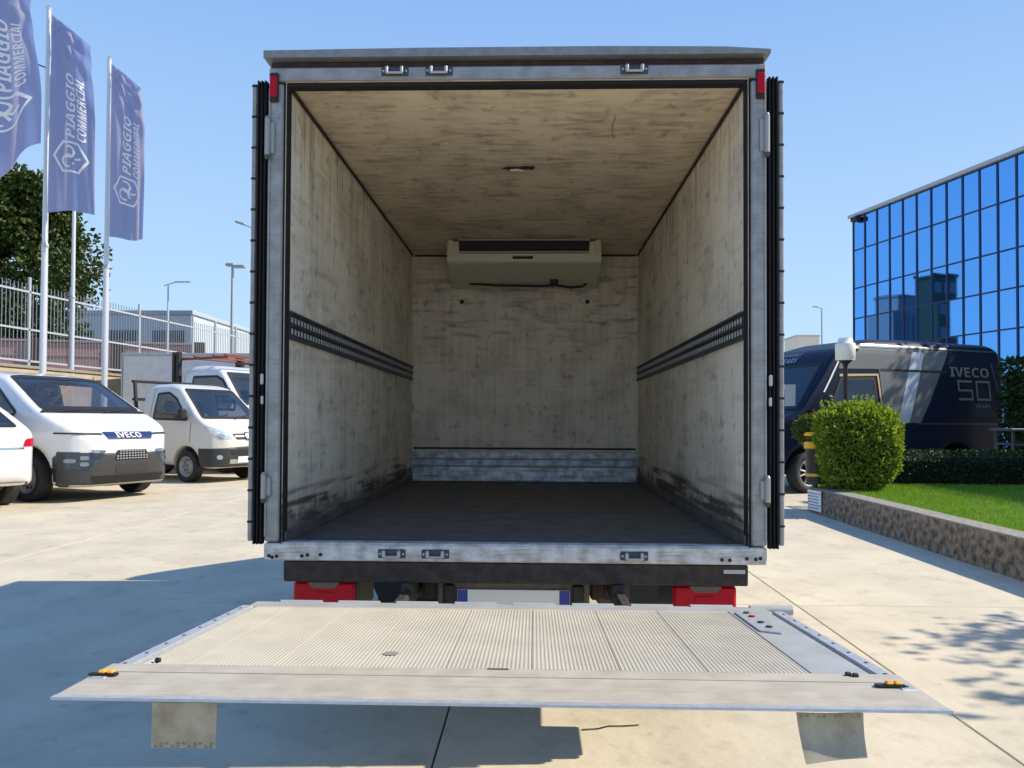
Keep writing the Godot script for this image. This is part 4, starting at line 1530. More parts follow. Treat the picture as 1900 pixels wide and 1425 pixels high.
func hatchback() -> void:
	var F := Vector2(-0.885, -0.466)
	var t := thing("hatchback_car", "white hatchback car cut by the photo edge, its red tail light beside the van", "car", Vector3(-8.86, 0, -10.45), heading(F.x, F.y))
	var side := soften(pv([-1.95, 0.3, -2.08, 0.45, -2.1, 0.72, -2.02, 0.98, -1.9, 1.06, -1.35, 1.42, -0.8, 1.48, 0.1, 1.44, 1.0, 0.98, 1.85, 0.8, 2.05, 0.5, 1.95, 0.24]), 0.1)
	var plan := soften(mirrored(pv([-2.1, 0.62, -1.9, 0.82, -1.2, 0.87, 1.2, 0.87, 1.8, 0.75, 2.06, 0.4]), true), 0.15)
	var front := soften(mirrored(pv([0.8, 0.25, 0.87, 0.5, 0.86, 0.92, 0.62, 1.42, 0.45, 1.49])), 0.1)
	var h := Hull.new(side, plan, front, 0.08, [[1.3, 0.31, 0.37], [-1.25, 0.31, 0.37]])
	var cuts := [glaze("rear_window", h, [-0.62, 1.08, 0.62, 1.08, 0.52, 1.36, -0.52, 1.36], "rear", t, 0.04)]
	for side_ in ["right", "left"]:
		cuts.append(glaze("side_window", h, [-1.5, 1.02, -1.1, 1.36, 0.05, 1.36, 0.75, 1.0], side_, t, 0.04))
	put("car_body", cut_open(nets(h, 0.05, h.lo, h.hi), cuts), M.white_paint, t)
	cabin(t, 0.75, 0.95, 0.68, 0.6, M.dark_plastic)
	patch("number_plate", h, [-0.26, 0.72, 0.26, 0.72, 0.26, 0.61, -0.26, 0.61], "rear", M.lettering_white, t, 0.008, 0.005)
	patch("trim_strip", h, [-0.6, 0.82, 0.6, 0.82, 0.6, 0.795, -0.6, 0.795], "rear", M.chrome, t, 0.008, 0.0)
	patch("lower_valance", h, [-0.7, 0.36, 0.7, 0.36, 0.66, 0.28, -0.66, 0.28], "rear", M.dark_plastic, t, 0.01)
	for s in [["right", 1.0], ["left", -1.0]]:
		var z: float = s[1]
		patch("tail_light", h, [z * 0.58, 0.83, z * 0.77, 0.83, z * 0.77, 0.94, z * 0.63, 0.93], "rear", M.red_lens, t, 0.012)
		wheel(t, Vector3(1.3, 0.31, z * 0.74), z, 0.31, 0.2, "alloy", M.silver)
		wheel(t, Vector3(-1.25, 0.31, z * 0.74), z, 0.31, 0.2, "alloy", M.silver)
	mirrors(t, 0.55, 1.0, 0.86, M.white_paint, 0.14, 0.13)
	var st := mb()
	bx(st, Vector3(-1.7, 0.2, -0.62), Vector3(1.7, 0.8, 0.62), 0.1)
	obj("underbody", st, M.black, t)

func livery_van() -> void:
	var F := Vector2(-0.906, 0.42)
	var t := thing("livery_van", "dark blue high-roofed panel van with sunlight painted grey, white slanted stripe and anniversary lettering", "van", Vector3(6.07, 0, -14.86), heading(F.x, F.y))
	var side := soften(pv([-3.0, 0.42, 2.75, 0.3, 2.92, 0.5, 2.95, 0.85, 2.78, 1.14, 2.2, 1.38, 1.46, 2.26, 1.2, 2.5, 0.5, 2.71, -0.5, 2.76, -2.85, 2.76, -3.0, 2.5]), 0.14)
	var plan := soften(mirrored(pv([-3.0, 0.93, -2.7, 1.0, 1.6, 1.0, 2.3, 0.95, 2.7, 0.8, 2.95, 0.45]), true), 0.18)
	var front := soften(mirrored(pv([0.92, 0.3, 1.0, 0.6, 1.0, 1.35, 0.86, 2.6, 0.66, 2.77])), 0.12)
	var h := Hull.new(side, plan, front, 0.08, [[2.0, 0.36, 0.45], [-1.55, 0.36, 0.45]])
	var cuts := []
	for side_ in ["right", "left"]:
		cuts.append(glaze("side_window", h, [1.68, 1.3, 1.28, 1.98, 0.46, 2.01, 0.42, 1.3], side_, t, 0.05))
	cuts.append(glaze("windscreen", h, [-0.84, 1.42, 0.84, 1.42, 0.74, 2.24, -0.74, 2.24], "front", t))
	put("van_body", cut_open(nets(h, 0.055, h.lo, h.hi), cuts), M.navy_paint, t)
	cabin(t, 1.75, 1.35, 0.85, 1.0, M.dark_plastic)
	for s in [["right", 1.0], ["left", -1.0]]:
		var z: float = s[1]
		var grey := patch("sunlit_patch", h, [1.18, 2.4, 1.3, 2.14, 0.34, 2.16, 0.3, 1.2, -0.62, 1.2, -1.5, 2.55, 0.9, 2.55], s[0], M.sunlit_grey, t, 0.003, 0.0, 0.15)  # grey patch paints the sunlit part of the navy side
		patch("white_stripe", h, [-0.02, 1.2, -0.53, 2.5, -0.84, 2.5, -0.32, 1.2], s[0], M.stripe_white, grey, 0.007, 0.0, 0.15)
		patch("roof_strip", h, [0.7, 2.6, -2.8, 2.6, -2.8, 2.57, 0.7, 2.54], s[0], M.chrome, t, 0.01, 0.0, 0.2)
		patch("slide_rail", h, [0.3, 2.17, -1.4, 2.17, -1.4, 2.13, 0.3, 2.13], s[0], M.black, t, 0.012, 0.0, 0.2)
		patch("belt_line", h, [-0.5, 1.2, -2.9, 1.2, -2.9, 1.17, -0.5, 1.17], s[0], M.track, t, 0.008, 0.0, 0.2)
		patch("window_frame", h, [1.3, 2.0, 1.29, 2.045, 0.37, 2.075, 0.32, 1.35, 0.36, 1.35, 0.41, 2.035], s[0], M.gold_line, t, 0.008, 0.0)
		patch("pillar_line", h, [1.2, 2.42, 1.16, 2.42, 1.66, 1.72, 1.7, 1.72], s[0], M.lettering_white, t, 0.008, 0.0)
		patch("headlight", h, [z * 0.55, 0.92, z * 0.86, 0.98, z * 0.84, 1.12, z * 0.6, 1.06], "front", M.lens, t)
		patch("rear_stripe", h, [-2.62, 2.35, -2.67, 2.35, -2.88, 1.4, -2.83, 1.4], s[0], M.track, t, 0.008, 0.0)
		patch("sill_cladding", h, [1.5, 0.6, -1.05, 0.6, -1.05, 0.42, 1.5, 0.42], s[0], M.black, t, 0.012)
		wheel(t, Vector3(2.0, 0.35, z * 0.86), z, 0.35, 0.23, "alloy", M.silver)
		wheel(t, Vector3(-1.55, 0.35, z * 0.86), z, 0.35, 0.23, "alloy", M.silver)
		lettering("badge_letters", h, "IVECO", 0.18, Vector2(-2.02, 2.16), s[0], M.gold_letter, t, true, 1.5)
		lettering("year_letters", h, "YEARS", 0.07, Vector2(-2.3, 1.52), s[0], M.lettering_faint, t, false, 1.6)
		# squared numerals 5 and 0 drawn as bands
		var sg := 1.0 if z > 0 else -1.0
		for b in [[-0.45, 0.17, -0.05, 0.21], [-0.45, 0.0, -0.41, 0.21], [-0.45, 0.0, -0.05, 0.035], [-0.09, -0.17, -0.05, 0.035], [-0.45, -0.17, -0.05, -0.13], [0.05, -0.17, 0.09, 0.21], [0.41, -0.17, 0.45, 0.21], [0.05, 0.17, 0.45, 0.21], [0.05, -0.17, 0.45, -0.13]]:
			var x0: float = -2.1 + sg * b[0]; var x1: float = -2.1 + sg * b[2]
			patch("numeral_stroke", h, [x0, 1.8 + b[1], x1, 1.8 + b[1], x1, 1.8 + b[3], x0, 1.8 + b[3]], s[0], M.gold_letter, t, 0.009, 0.0)
	lettering("roof_letters", h, "EXPERIENCE", 0.06, Vector2(0.25, 2.44), "front", M.lettering_faint, t, false, 1.2)
	lettering("roof_letters", h, "50 YEARS", 0.09, Vector2(0.3, 2.33), "front", M.lettering_faint, t, true, 1.2)
	patch("grille", h, [-0.5, 1.08, 0.5, 1.08, 0.44, 0.72, -0.44, 0.72], "front", M.black, t)
	mirrors(t, 1.75, 1.5, 1.05, M.black, 0.16, 0.32)
	var st := mb()
	bx(st, Vector3(-2.8, 0.3, -0.72), Vector3(2.6, 1.0, 0.72), 0.1)
	obj("underbody", st, M.black, t)

# ---------- the setting ----------
func make_ground() -> void:
	var y := struct("concrete_yard", "pale sunlit concrete yard of large slabs")
	var xs := [-20.95, -16.81, -12.67, -8.53, -4.45, -0.35, 1.725, 5.86, 10.0]
	var zs := [6.3, 3.0, -0.5, -5.13, -9.85, -14.35, -19.0, -23.7]
	var n := 0
	for i in xs.size() - 1:
		for j in zs.size() - 1:
			var x0: float = xs[i]; var x1: float = xs[i + 1]
			var z1: float = zs[j]; var z0: float = zs[j + 1]
			if x0 > 1.7 and z1 > -9.0:
				if x0 > 5: continue
				x1 = 3.73
			var st := mb()
			bx(st, Vector3(x0 + 0.004, -0.06, z0 + 0.004), Vector3(x1 - 0.004, 0.0, z1 - 0.004), 0.003)
			obj("slab", st, M.concrete[n % 6], y)
			n += 1
	var g := struct("ground", "ground beyond the yard, out to the horizon")
	var st2 := mb()
	quad(st2, Vector3(-1500, -0.03, 900), Vector3(1500, -0.03, 900), Vector3(1500, -0.03, -1500), Vector3(-1500, -0.03, -1500))
	obj("ground_sheet", st2, M.concrete[0], g)
	# a thin dark line on the slab under the platform
	st2 = mb()
	var pts := [Vector2(0.19, -3.02), Vector2(0.25, -3.03), Vector2(0.3, -3.06), Vector2(0.35, -3.062), Vector2(0.42, -3.075)]
	for i in pts.size() - 1:
		var a: Vector2 = pts[i]; var b: Vector2 = pts[i + 1]
		quad(st2, Vector3(a.x, 0.004, a.y + 0.006), Vector3(b.x, 0.004, b.y + 0.005), Vector3(b.x, 0.004, b.y - 0.003), Vector3(a.x, 0.004, a.y - 0.003))
	obj("dark_line", st2, M.black, y)
	# hills far off
	var h := struct("hills", "low blue hills on the horizon")
	for k in 2:
		var st := mb()
		var nn := noise(300 + k, 0.004, 4)
		st.set_smooth_group(4)
		for i in 120:
			var a0 := deg_to_rad(-70 + i * 1.6); var a1 := deg_to_rad(-70 + (i + 1) * 1.6)
			var R := 1100.0 + k * 250
			for r in 4:
				var f0 := [0.0, 0.6, 0.9, 1.0][r] as float
				var f1 := [0.6, 0.9, 1.0, 0.7][r] as float
				var h0 := maxf(8, 52 + k * 22 + 50 * nn.get_noise_1d(i * 9.0)); var h1 := maxf(8, 52 + k * 22 + 50 * nn.get_noise_1d((i + 1) * 9.0))
				var q := func(a: float, hh: float, f: float, rr: float) -> Vector3: return Vector3(sin(a) * rr, hh * f - 1, -cos(a) * rr)
				var r0 := R + r * 60.0; var r1 := R + (r + 1) * 60.0
				quad(st, q.call(a0, h0, f0, r0), q.call(a1, h1, f0, r0), q.call(a1, h1, f1, r1), q.call(a0, h0, f1, r1))
		obj("hill", st, mat(0.1, 0.13, 0.12, 0.95), h)

func make_right_side() -> void:
	# low old wall
	var w := thing("low_wall", "low mossy weathered concrete wall holding up the lawn", "wall", Vector3(3.77, 0, -3.8))
	var st := mb()
	var rows := 44
	var nn := noise(77, 0.9, 3)
	st.set_smooth_group(5)
	for i in rows:
		for j in 5:
			var P := func(a: int, b: int) -> Vector3:
				var z := -6.75 + 13.5 * a / rows
				var y := 0.315 * b / 5.0
				return Vector3(-0.05 + 0.012 * nn.get_noise_2d(z * 3, y * 6) - (0.012 if b == 0 else 0.0) + (0.012 if b == 5 else 0.0), y - (0.02 if b == 0 else 0.0), z)
			quad(st, P.call(i, j), P.call(i + 1, j), P.call(i + 1, j + 1), P.call(i, j + 1))
	st.set_smooth_group(-1)
	bx(st, Vector3(-0.036, -0.02, -6.745), Vector3(0.2, 0.31, 6.75), 0.02)
	bx(st, Vector3(0.2, -0.02, -6.98), Vector3(1.1, 0.31, -6.8), 0.02)
	obj("wall_body", st, M.old_wall, w)
	st = mb()
	for i in 9:
		bx(st, Vector3(-0.045 + 0.006 * nn.get_noise_1d(i * 50.0), 0.308, -6.75 + i * 1.5 + 0.004), Vector3(0.205, 0.328 + 0.004 * nn.get_noise_1d(i * 31.0), -6.75 + (i + 1) * 1.5 - 0.004), 0.008)
	obj("wall_cap", st, M.old_cap, w)
	var sg := thing("wall_notice", "white notice sheet with rows of faded print on the wall end", "sign", Vector3(3.705, 0.035, -10.28))
	st = mb()
	bx(st, Vector3(-0.008, 0.0, -0.24), Vector3(-0.002, 0.27, 0.24), 0.001, Transform3D(Basis(Vector3.RIGHT, -0.03), Vector3.ZERO))
	obj("sheet", st, M.lettering_white, sg)
	st = mb()
	for r in 6:
		var z := -0.22
		while z < 0.17:
			var l := rng.randf_range(0.04, 0.14)
			bx(st, Vector3(-0.0105, 0.03 + r * 0.038, z), Vector3(-0.008, 0.044 + r * 0.038, minf(z + l, 0.22)), 0.0, Transform3D(Basis(Vector3.RIGHT, -0.03), Vector3.ZERO))
			z += l + 0.03
	obj("print_line", st, mat(0.2, 0.22, 0.25, 0.8), sg)
	stuff(sg.get_child(1))
	# lawn
	var lawn := struct("lawn", "bright green mown lawn behind the low wall")
	st = mb()
	bx(st, Vector3(3.95, 0.1, -10.6), Vector3(14, 0.3, 2.9))
	bx(st, Vector3(4.9, 0.1, -11.95), Vector3(14, 0.298, -10.6))
	obj("soil", st, triplanar(textured(mottled(111, Color(0.10, 0.17, 0.025), Color(0.15, 0.21, 0.04), 0.03, 256), 0.95), 0.9), lawn)
	var xfs := []
	var cols := []
	var blade := leaf_mesh(0.045, 0.0035)
	for i in 70000:
		var z := -11.2 + 7.6 * pow(rng.randf(), 1.25)
		var x := 3.96 + pow(rng.randf(), 1.6) * 4.2
		var d := Vector3(rng.randf_range(-0.5, 0.5), 1, rng.randf_range(-0.5, 0.5)).normalized()
		xfs.append(leaf_xf(Vector3(x, 0.295, z), d, rng.randf_range(0.6, 1.35)))
		cols.append(green(Color(0.19, 0.37, 0.028), Color(0.32, 0.47, 0.055)))
	var gr := scatter("grass", blade, leafy(0.7), lawn, xfs, cols)
	stuff(gr)
	round_bush()
	hedge("low_hedge", "low dark clipped hedge between the lawn and the blue van", Vector3(6.35, 0.28, -11.55), Vector3(1.45, 0.46, 0.34), 9000, 0.045)
	hedge("tall_hedge", "tall dark clipped hedge along the far side of the lawn", Vector3(8.28, 0.28, -8.95), Vector3(0.87, 2.0, 2.7), 14000, 0.07)
	hedge("dark_shrub", "tall dark leafy shrub at the right edge, just past the blue van's rear", Vector3(9.5, 0.0, -13.75), Vector3(0.95, 2.3, 0.6), 9000, 0.09)
	# litter bin on the wall end
	var b := thing("litter_bin", "black litter bin with yellow hood and yellow band beside the round bush", "bin", Vector3(3.76, 0.32, -10.42))
	st = mb()
	lathe(st, [Vector2(0, 0.06), Vector2(0.105, 0.06), Vector2(0.118, 0.1), Vector2(0.122, 0.62), Vector2(0.0, 0.62)], 24)
	obj("bin_body", st, M.dark_plastic, b)
	st = mb()
	lathe(st, [Vector2(0.12, 0.16), Vector2(0.126, 0.165), Vector2(0.126, 0.195), Vector2(0.12, 0.2)], 24)
	obj("yellow_band", st, M.yellow, b)
	st = mb()
	lathe(st, [Vector2(0.12, 0.53), Vector2(0.137, 0.54), Vector2(0.139, 0.61), Vector2(0.122, 0.625)], 24)
	for a in 7:
		var an := -1.0 + a * 0.3
		bx(st, Vector3(0.11, 0.6, -0.022), Vector3(0.135, 0.705, 0.022), 0.003, Transform3D(Basis(Vector3.UP, an), Vector3.ZERO))
	lathe(st, [Vector2(0.137, 0.70), Vector2(0.139, 0.73), Vector2(0.11, 0.75), Vector2(0, 0.76)], 24)
	obj("yellow_hood", st, M.yellow, b)
	st = mb()
	cyl(st, Vector3(0.0, -0.02, 0.0), Vector3(0, 0.1, 0), 0.03)
	obj("bin_post", st, M.dark_plastic, b)
	# garden lantern
	var l := thing("garden_lantern", "white cylindrical lantern on a black post rising out of the round bush", "lamp", Vector3(4.13, 0.29, -10.33))
	l.scale = Vector3.ONE * 1.1
	st = mb()
	cyl(st, Vector3(0, 0, 0), Vector3(0, 1.52, 0), 0.03, 0.026, 14)
	lathe(st, [Vector2(0.026, 1.5), Vector2(0.03, 1.53), Vector2(0.07, 1.565), Vector2(0.075, 1.585), Vector2(0, 1.585)], 20)
	obj("post", st, M.black, l)
	st = mb()
	lathe(st, [Vector2(0.0, 1.575), Vector2(0.1, 1.577), Vector2(0.113, 1.59), Vector2(0.116, 1.77), Vector2(0.108, 1.785), Vector2(0.085, 1.788), Vector2(0.085, 1.835), Vector2(0.07, 1.848), Vector2(0, 1.85)], 28)
	obj("diffuser", st, M.lamp_white, l)
	glass_building()
	# bench by the hedge
	var be := thing("garden_table", "small grey metal table in the shade behind the hedge", "table", Vector3(7.75, 0.0, -12.45))
	st = mb()
	bx(st, Vector3(-0.35, 1.08, -0.3), Vector3(0.6, 1.12, 0.3), 0.01)
	obj("table_top", st, M.table_metal, be)
	for p in [[-0.28, -0.22], [0.5, -0.22], [-0.28, 0.22], [0.5, 0.22]]:
		st = mb()
		bx(st, Vector3(p[0] - 0.02, 0, p[1] - 0.02), Vector3(p[0] + 0.02, 1.08, p[1] + 0.02), 0.004)
		obj("leg", st, M.table_metal, be)
	st = mb()
	bx(st, Vector3(-0.3, 0.86, -0.26), Vector3(0.55, 0.89, 0.26), 0.006)
	obj("shelf", st, M.table_metal, be)
	broad_tree("shade_tree", "dense dark tree past the right edge of the photo, shading the blue van", Vector3(13.6, 0, -15.7), 8.4, 2.6, 4.0, 32000, 0.14, Color(0.018, 0.04, 0.012), Color(0.05, 0.085, 0.02), 411)
	broad_tree("branch_tree", "sparse leafy tree beyond the right edge of the photo, casting branch shadows over the yard", Vector3(7.4, 0.3, -4.15), 4.0, 1.25, 0.9, 1200, 0.12, Color(0.04, 0.08, 0.02), Color(0.08, 0.13, 0.03), 433)

func round_bush() -> void:
	var t := thing("round_bush", "clipped round light green bush at the end of the low wall", "bush", Vector3(4.22, 0.3, -10.3))
	t.scale = Vector3.ONE * 1.09
	var shape := func(d: Vector3) -> Vector3:
		var p := 0.33
		var k := pow(pow(absf(d.x), 1 / p) + pow(absf(d.y), 1 / p) + pow(absf(d.z), 1 / p), -p)
		var s := Vector3(0.45 + 0.03 * d.y, 0.5, 0.46 + 0.03 * d.y)
		return d * k * s + Vector3(0, 0.53, 0)
	var nn := noise(21, 2.4, 2)
	var st := mb()
	st.set_smooth_group(7)
	var N := 20
	for i in N * 2:
		for j in N:
			var P := func(a: int, b: int) -> Vector3:
				var u := TAU * a / (N * 2.0); var v := PI * b / N - PI / 2
				return (shape.call(Vector3(cos(u) * cos(v), sin(v), sin(u) * cos(v))) - Vector3(0, 0.53, 0)) * 0.9 + Vector3(0, 0.53, 0)
			quad(st, P.call(i + 1, j), P.call(i, j), P.call(i, j + 1), P.call(i + 1, j + 1))
	obj("inner_twigs", st, mat(0.02, 0.03, 0.01, 0.95), t)
	var xfs := []
	var cols := []
	for i in 15000:
		var d := any_dir()
		var p: Vector3 = shape.call(d)
		var dent := nn.get_noise_3dv(p * 3.0)
		p = (p - Vector3(0, 0.53, 0)) * (0.97 + 0.09 * dent + rng.randf_range(-0.06, 0.035)) + Vector3(0, 0.53, 0)
		if p.y < 0.02: continue
		xfs.append(leaf_xf(p, (d + any_dir() * 0.9).normalized(), rng.randf_range(0.6, 1.25)))
		cols.append(green(Color(0.15, 0.25, 0.03), Color(0.36, 0.43, 0.085)))
	# straggling part towards the bin
	for i in 1600:
		var d := any_dir()
		var p := Vector3(-0.34, 0.74, -0.36) + d * Vector3(0.24, 0.17, 0.24) * rng.randf_range(0.8, 1.05)
		xfs.append(leaf_xf(p, (d + any_dir() * 0.9).normalized(), rng.randf_range(0.6, 1.2)))
		cols.append(green(Color(0.07, 0.1, 0.025), Color(0.15, 0.17, 0.05)))
	# stray shoots
	for i in 160:
		var d := any_dir()
		if d.y < -0.2: continue
		var p: Vector3 = shape.call(d)
		var g := (d + Vector3(0, 0.8, 0) + any_dir() * 0.4).normalized()
		for k in 5:
			xfs.append(leaf_xf(p + g * (0.02 + 0.022 * k), (g + any_dir() * 0.8).normalized(), rng.randf_range(0.5, 0.9)))
			cols.append(green(Color(0.2, 0.3, 0.03), Color(0.38, 0.44, 0.08)))
	scatter("foliage", leaf_mesh(0.058, 0.016), leafy(1.0), t, xfs, cols)

func hedge(called: String, label: String, c: Vector3, s: Vector3, count: int, leaf: float) -> void:
	var t := thing(called, label, "hedge", Vector3(c.x, c.y, c.z))
	var st := mb()
	bx(st, Vector3(-s.x, 0, -s.z) * 0.94, Vector3(s.x * 0.94, s.y * 0.92, s.z * 0.94), 0.06)
	obj("inner_twigs", st, mat(0.012, 0.018, 0.008, 0.95), t)
	var xfs := []
	var cols := []
	for i in count:
		var p := Vector3(rng.randf_range(-1, 1), rng.randf_range(0, 1), rng.randf_range(-1, 1))
		var ax := rng.randi() % 5
		var n := Vector3.UP
		if ax < 2: p.x = -1.0 if rng.randf() < 0.7 else 1.0; n = Vector3(p.x, 0, 0)
		elif ax < 4: p.z = 1.0 if rng.randf() < 0.7 else -1.0; n = Vector3(0, 0, p.z)
		else: p.y = 1.0
		p = p * s + n * rng.randf_range(-0.05, 0.045)
		xfs.append(leaf_xf(p, (n + any_dir() * 0.9).normalized(), rng.randf_range(0.6, 1.3)))
		cols.append(green(Color(0.022, 0.045, 0.012), Color(0.06, 0.09, 0.022)))
	scatter("foliage", leaf_mesh(leaf, leaf * 0.3), leafy(0.5), t, xfs, cols)

func broad_tree(called: String, label: String, at: Vector3, height: float, rx: float, ry: float, count: int, leaf: float, ca: Color, cb: Color, seed_: int) -> Node3D:
	rng.seed = seed_
	var t := thing(called, label, "tree", at)
	var st := mb()
	var th := height - ry * 1.5
	var r0 := height * 0.022
	tube(st, [Vector3(0, -0.1, 0), Vector3(0.03, th * 0.5, 0.02)], r0 * 1.1, 10)
	cyl(st, Vector3(0.03, th * 0.5, 0.02), Vector3(0.0, th, 0), r0 * 1.1, r0 * 0.8, 10)
	var tips := []
	for i in 9:
		var a := TAU * i / 9.0 + rng.randf() * 0.5
		var e := Vector3(cos(a) * rx * rng.randf_range(0.45, 0.8), rng.randf_range(0.2, 1.5) * ry, sin(a) * rx * rng.randf_range(0.45, 0.8))
		var m := Vector3(0, th, 0) + e * 0.5 + Vector3(0, 0.1, 0)
		cyl(st, Vector3(0, th * rng.randf_range(0.85, 1.0), 0), m, r0 * 0.5, r0 * 0.3, 7)
		cyl(st, m, Vector3(0, th, 0) + e, r0 * 0.3, r0 * 0.1, 6)
		tips.append(Vector3(0, th, 0) + e)
		for k in 3:
			var q := m.lerp(Vector3(0, th, 0) + e, 0.3 + 0.2 * k) 
			var q2 := q + (e.normalized() + any_dir()).normalized() * rx * 0.35
			cyl(st, q, q2, r0 * 0.16, r0 * 0.06, 5)
			tips.append(q2)
	obj("trunk", st, M.bark, t)
	var clumps := []
	var c := Vector3(0, height - ry, 0)
	for i in 34:
		var d := any_dir()
		clumps.append([c + Vector3(d.x * rx, d.y * ry, d.z * rx) * rng.randf_range(0.55, 0.92), rng.randf_range(0.28, 0.46) * minf(rx, ry)])
	for p in tips: clumps.append([p, 0.22 * minf(rx, ry)])
	var xfs := []
	var cols := []
	for i in count:
		var k: Array = clumps[rng.randi() % clumps.size()]
		var d := any_dir()
		var p: Vector3 = k[0] + d * float(k[1]) * pow(rng.randf(), 0.45)
		xfs.append(leaf_xf(p, (d + any_dir() + Vector3(0, -0.2, 0)).normalized(), rng.randf_range(0.6, 1.3)))
		cols.append(green(ca, cb))
	scatter("crown", leaf_mesh(leaf, leaf * 0.34), leafy(0.6), t, xfs, cols)
	return t

func glass_building() -> void:
	# local x runs along the glazed front away from the far corner, z = 0 is the front
	var along := Vector2(0.249, 0.968).normalized()
	var t := thing("glass_building", "office block with blue mirrored curtain wall of tall panes", "building", Vector3(18.49, 0, -45.0), atan2(-along.y, along.x))
	var L := 14.0
	var rows := [13.05, 11.15, 8.95, 7.2, 5.4, 3.2, 1.4, 0.0]
	var st := mb()
	bx(st, Vector3(0.02, -0.1, -9.0), Vector3(L, 12.9, -0.12))
	obj("core", st, M.navy_core, t)
	var back := 1.0
	var n := 14
	for i in n:
		for j in rows.size() - 1:
			st = mb()
			var a := rng.randf_range(-0.006, 0.006)
			var b := rng.randf_range(-0.004, 0.004)
			bx(st, Vector3(i * L / n + 0.035, rows[j + 1] + 0.03, -0.03), Vector3((i + 1) * L / n - 0.035, rows[j] - 0.03, 0.0), 0.004)
			var c := Vector3((i + 0.5) * L / n, (rows[j] + rows[j + 1]) / 2, 0)
			var xf := Transform3D(Basis.IDENTITY, c) * Transform3D(Basis(Vector3.UP, a) * Basis(Vector3.RIGHT, b), Vector3.ZERO) * Transform3D(Basis.IDENTITY, -c)
			obj("glass_pane", st, M.mirror_glass, t, xf)
	for i in n + 1:
		st = mb()
		bx(st, Vector3(i * L / n - 0.04, 0, -0.1), Vector3(i * L / n + 0.04, 13.06, 0.05), 0.006)
		obj("mullion", st, M.navy_bar, t)
	for j in rows.size():
		st = mb()
		bx(st, Vector3(0.0, rows[j] - 0.035, -0.09), Vector3(L, rows[j] + 0.035, 0.035), 0.006)
		obj("transom", st, M.navy_bar, t)
	st = mb()
	bx(st, Vector3(-0.25, 13.07, -9.2), Vector3(L + 0.2, 13.25, 0.22), 0.02)
	obj("roof_edge", st, M.galvanised, t)
	st = mb()
	bx(st, Vector3(0.25, 12.75, 0.06), Vector3(0.75, 13.0, 0.4), 0.02)
	obj("camera_box", st, M.black, t)

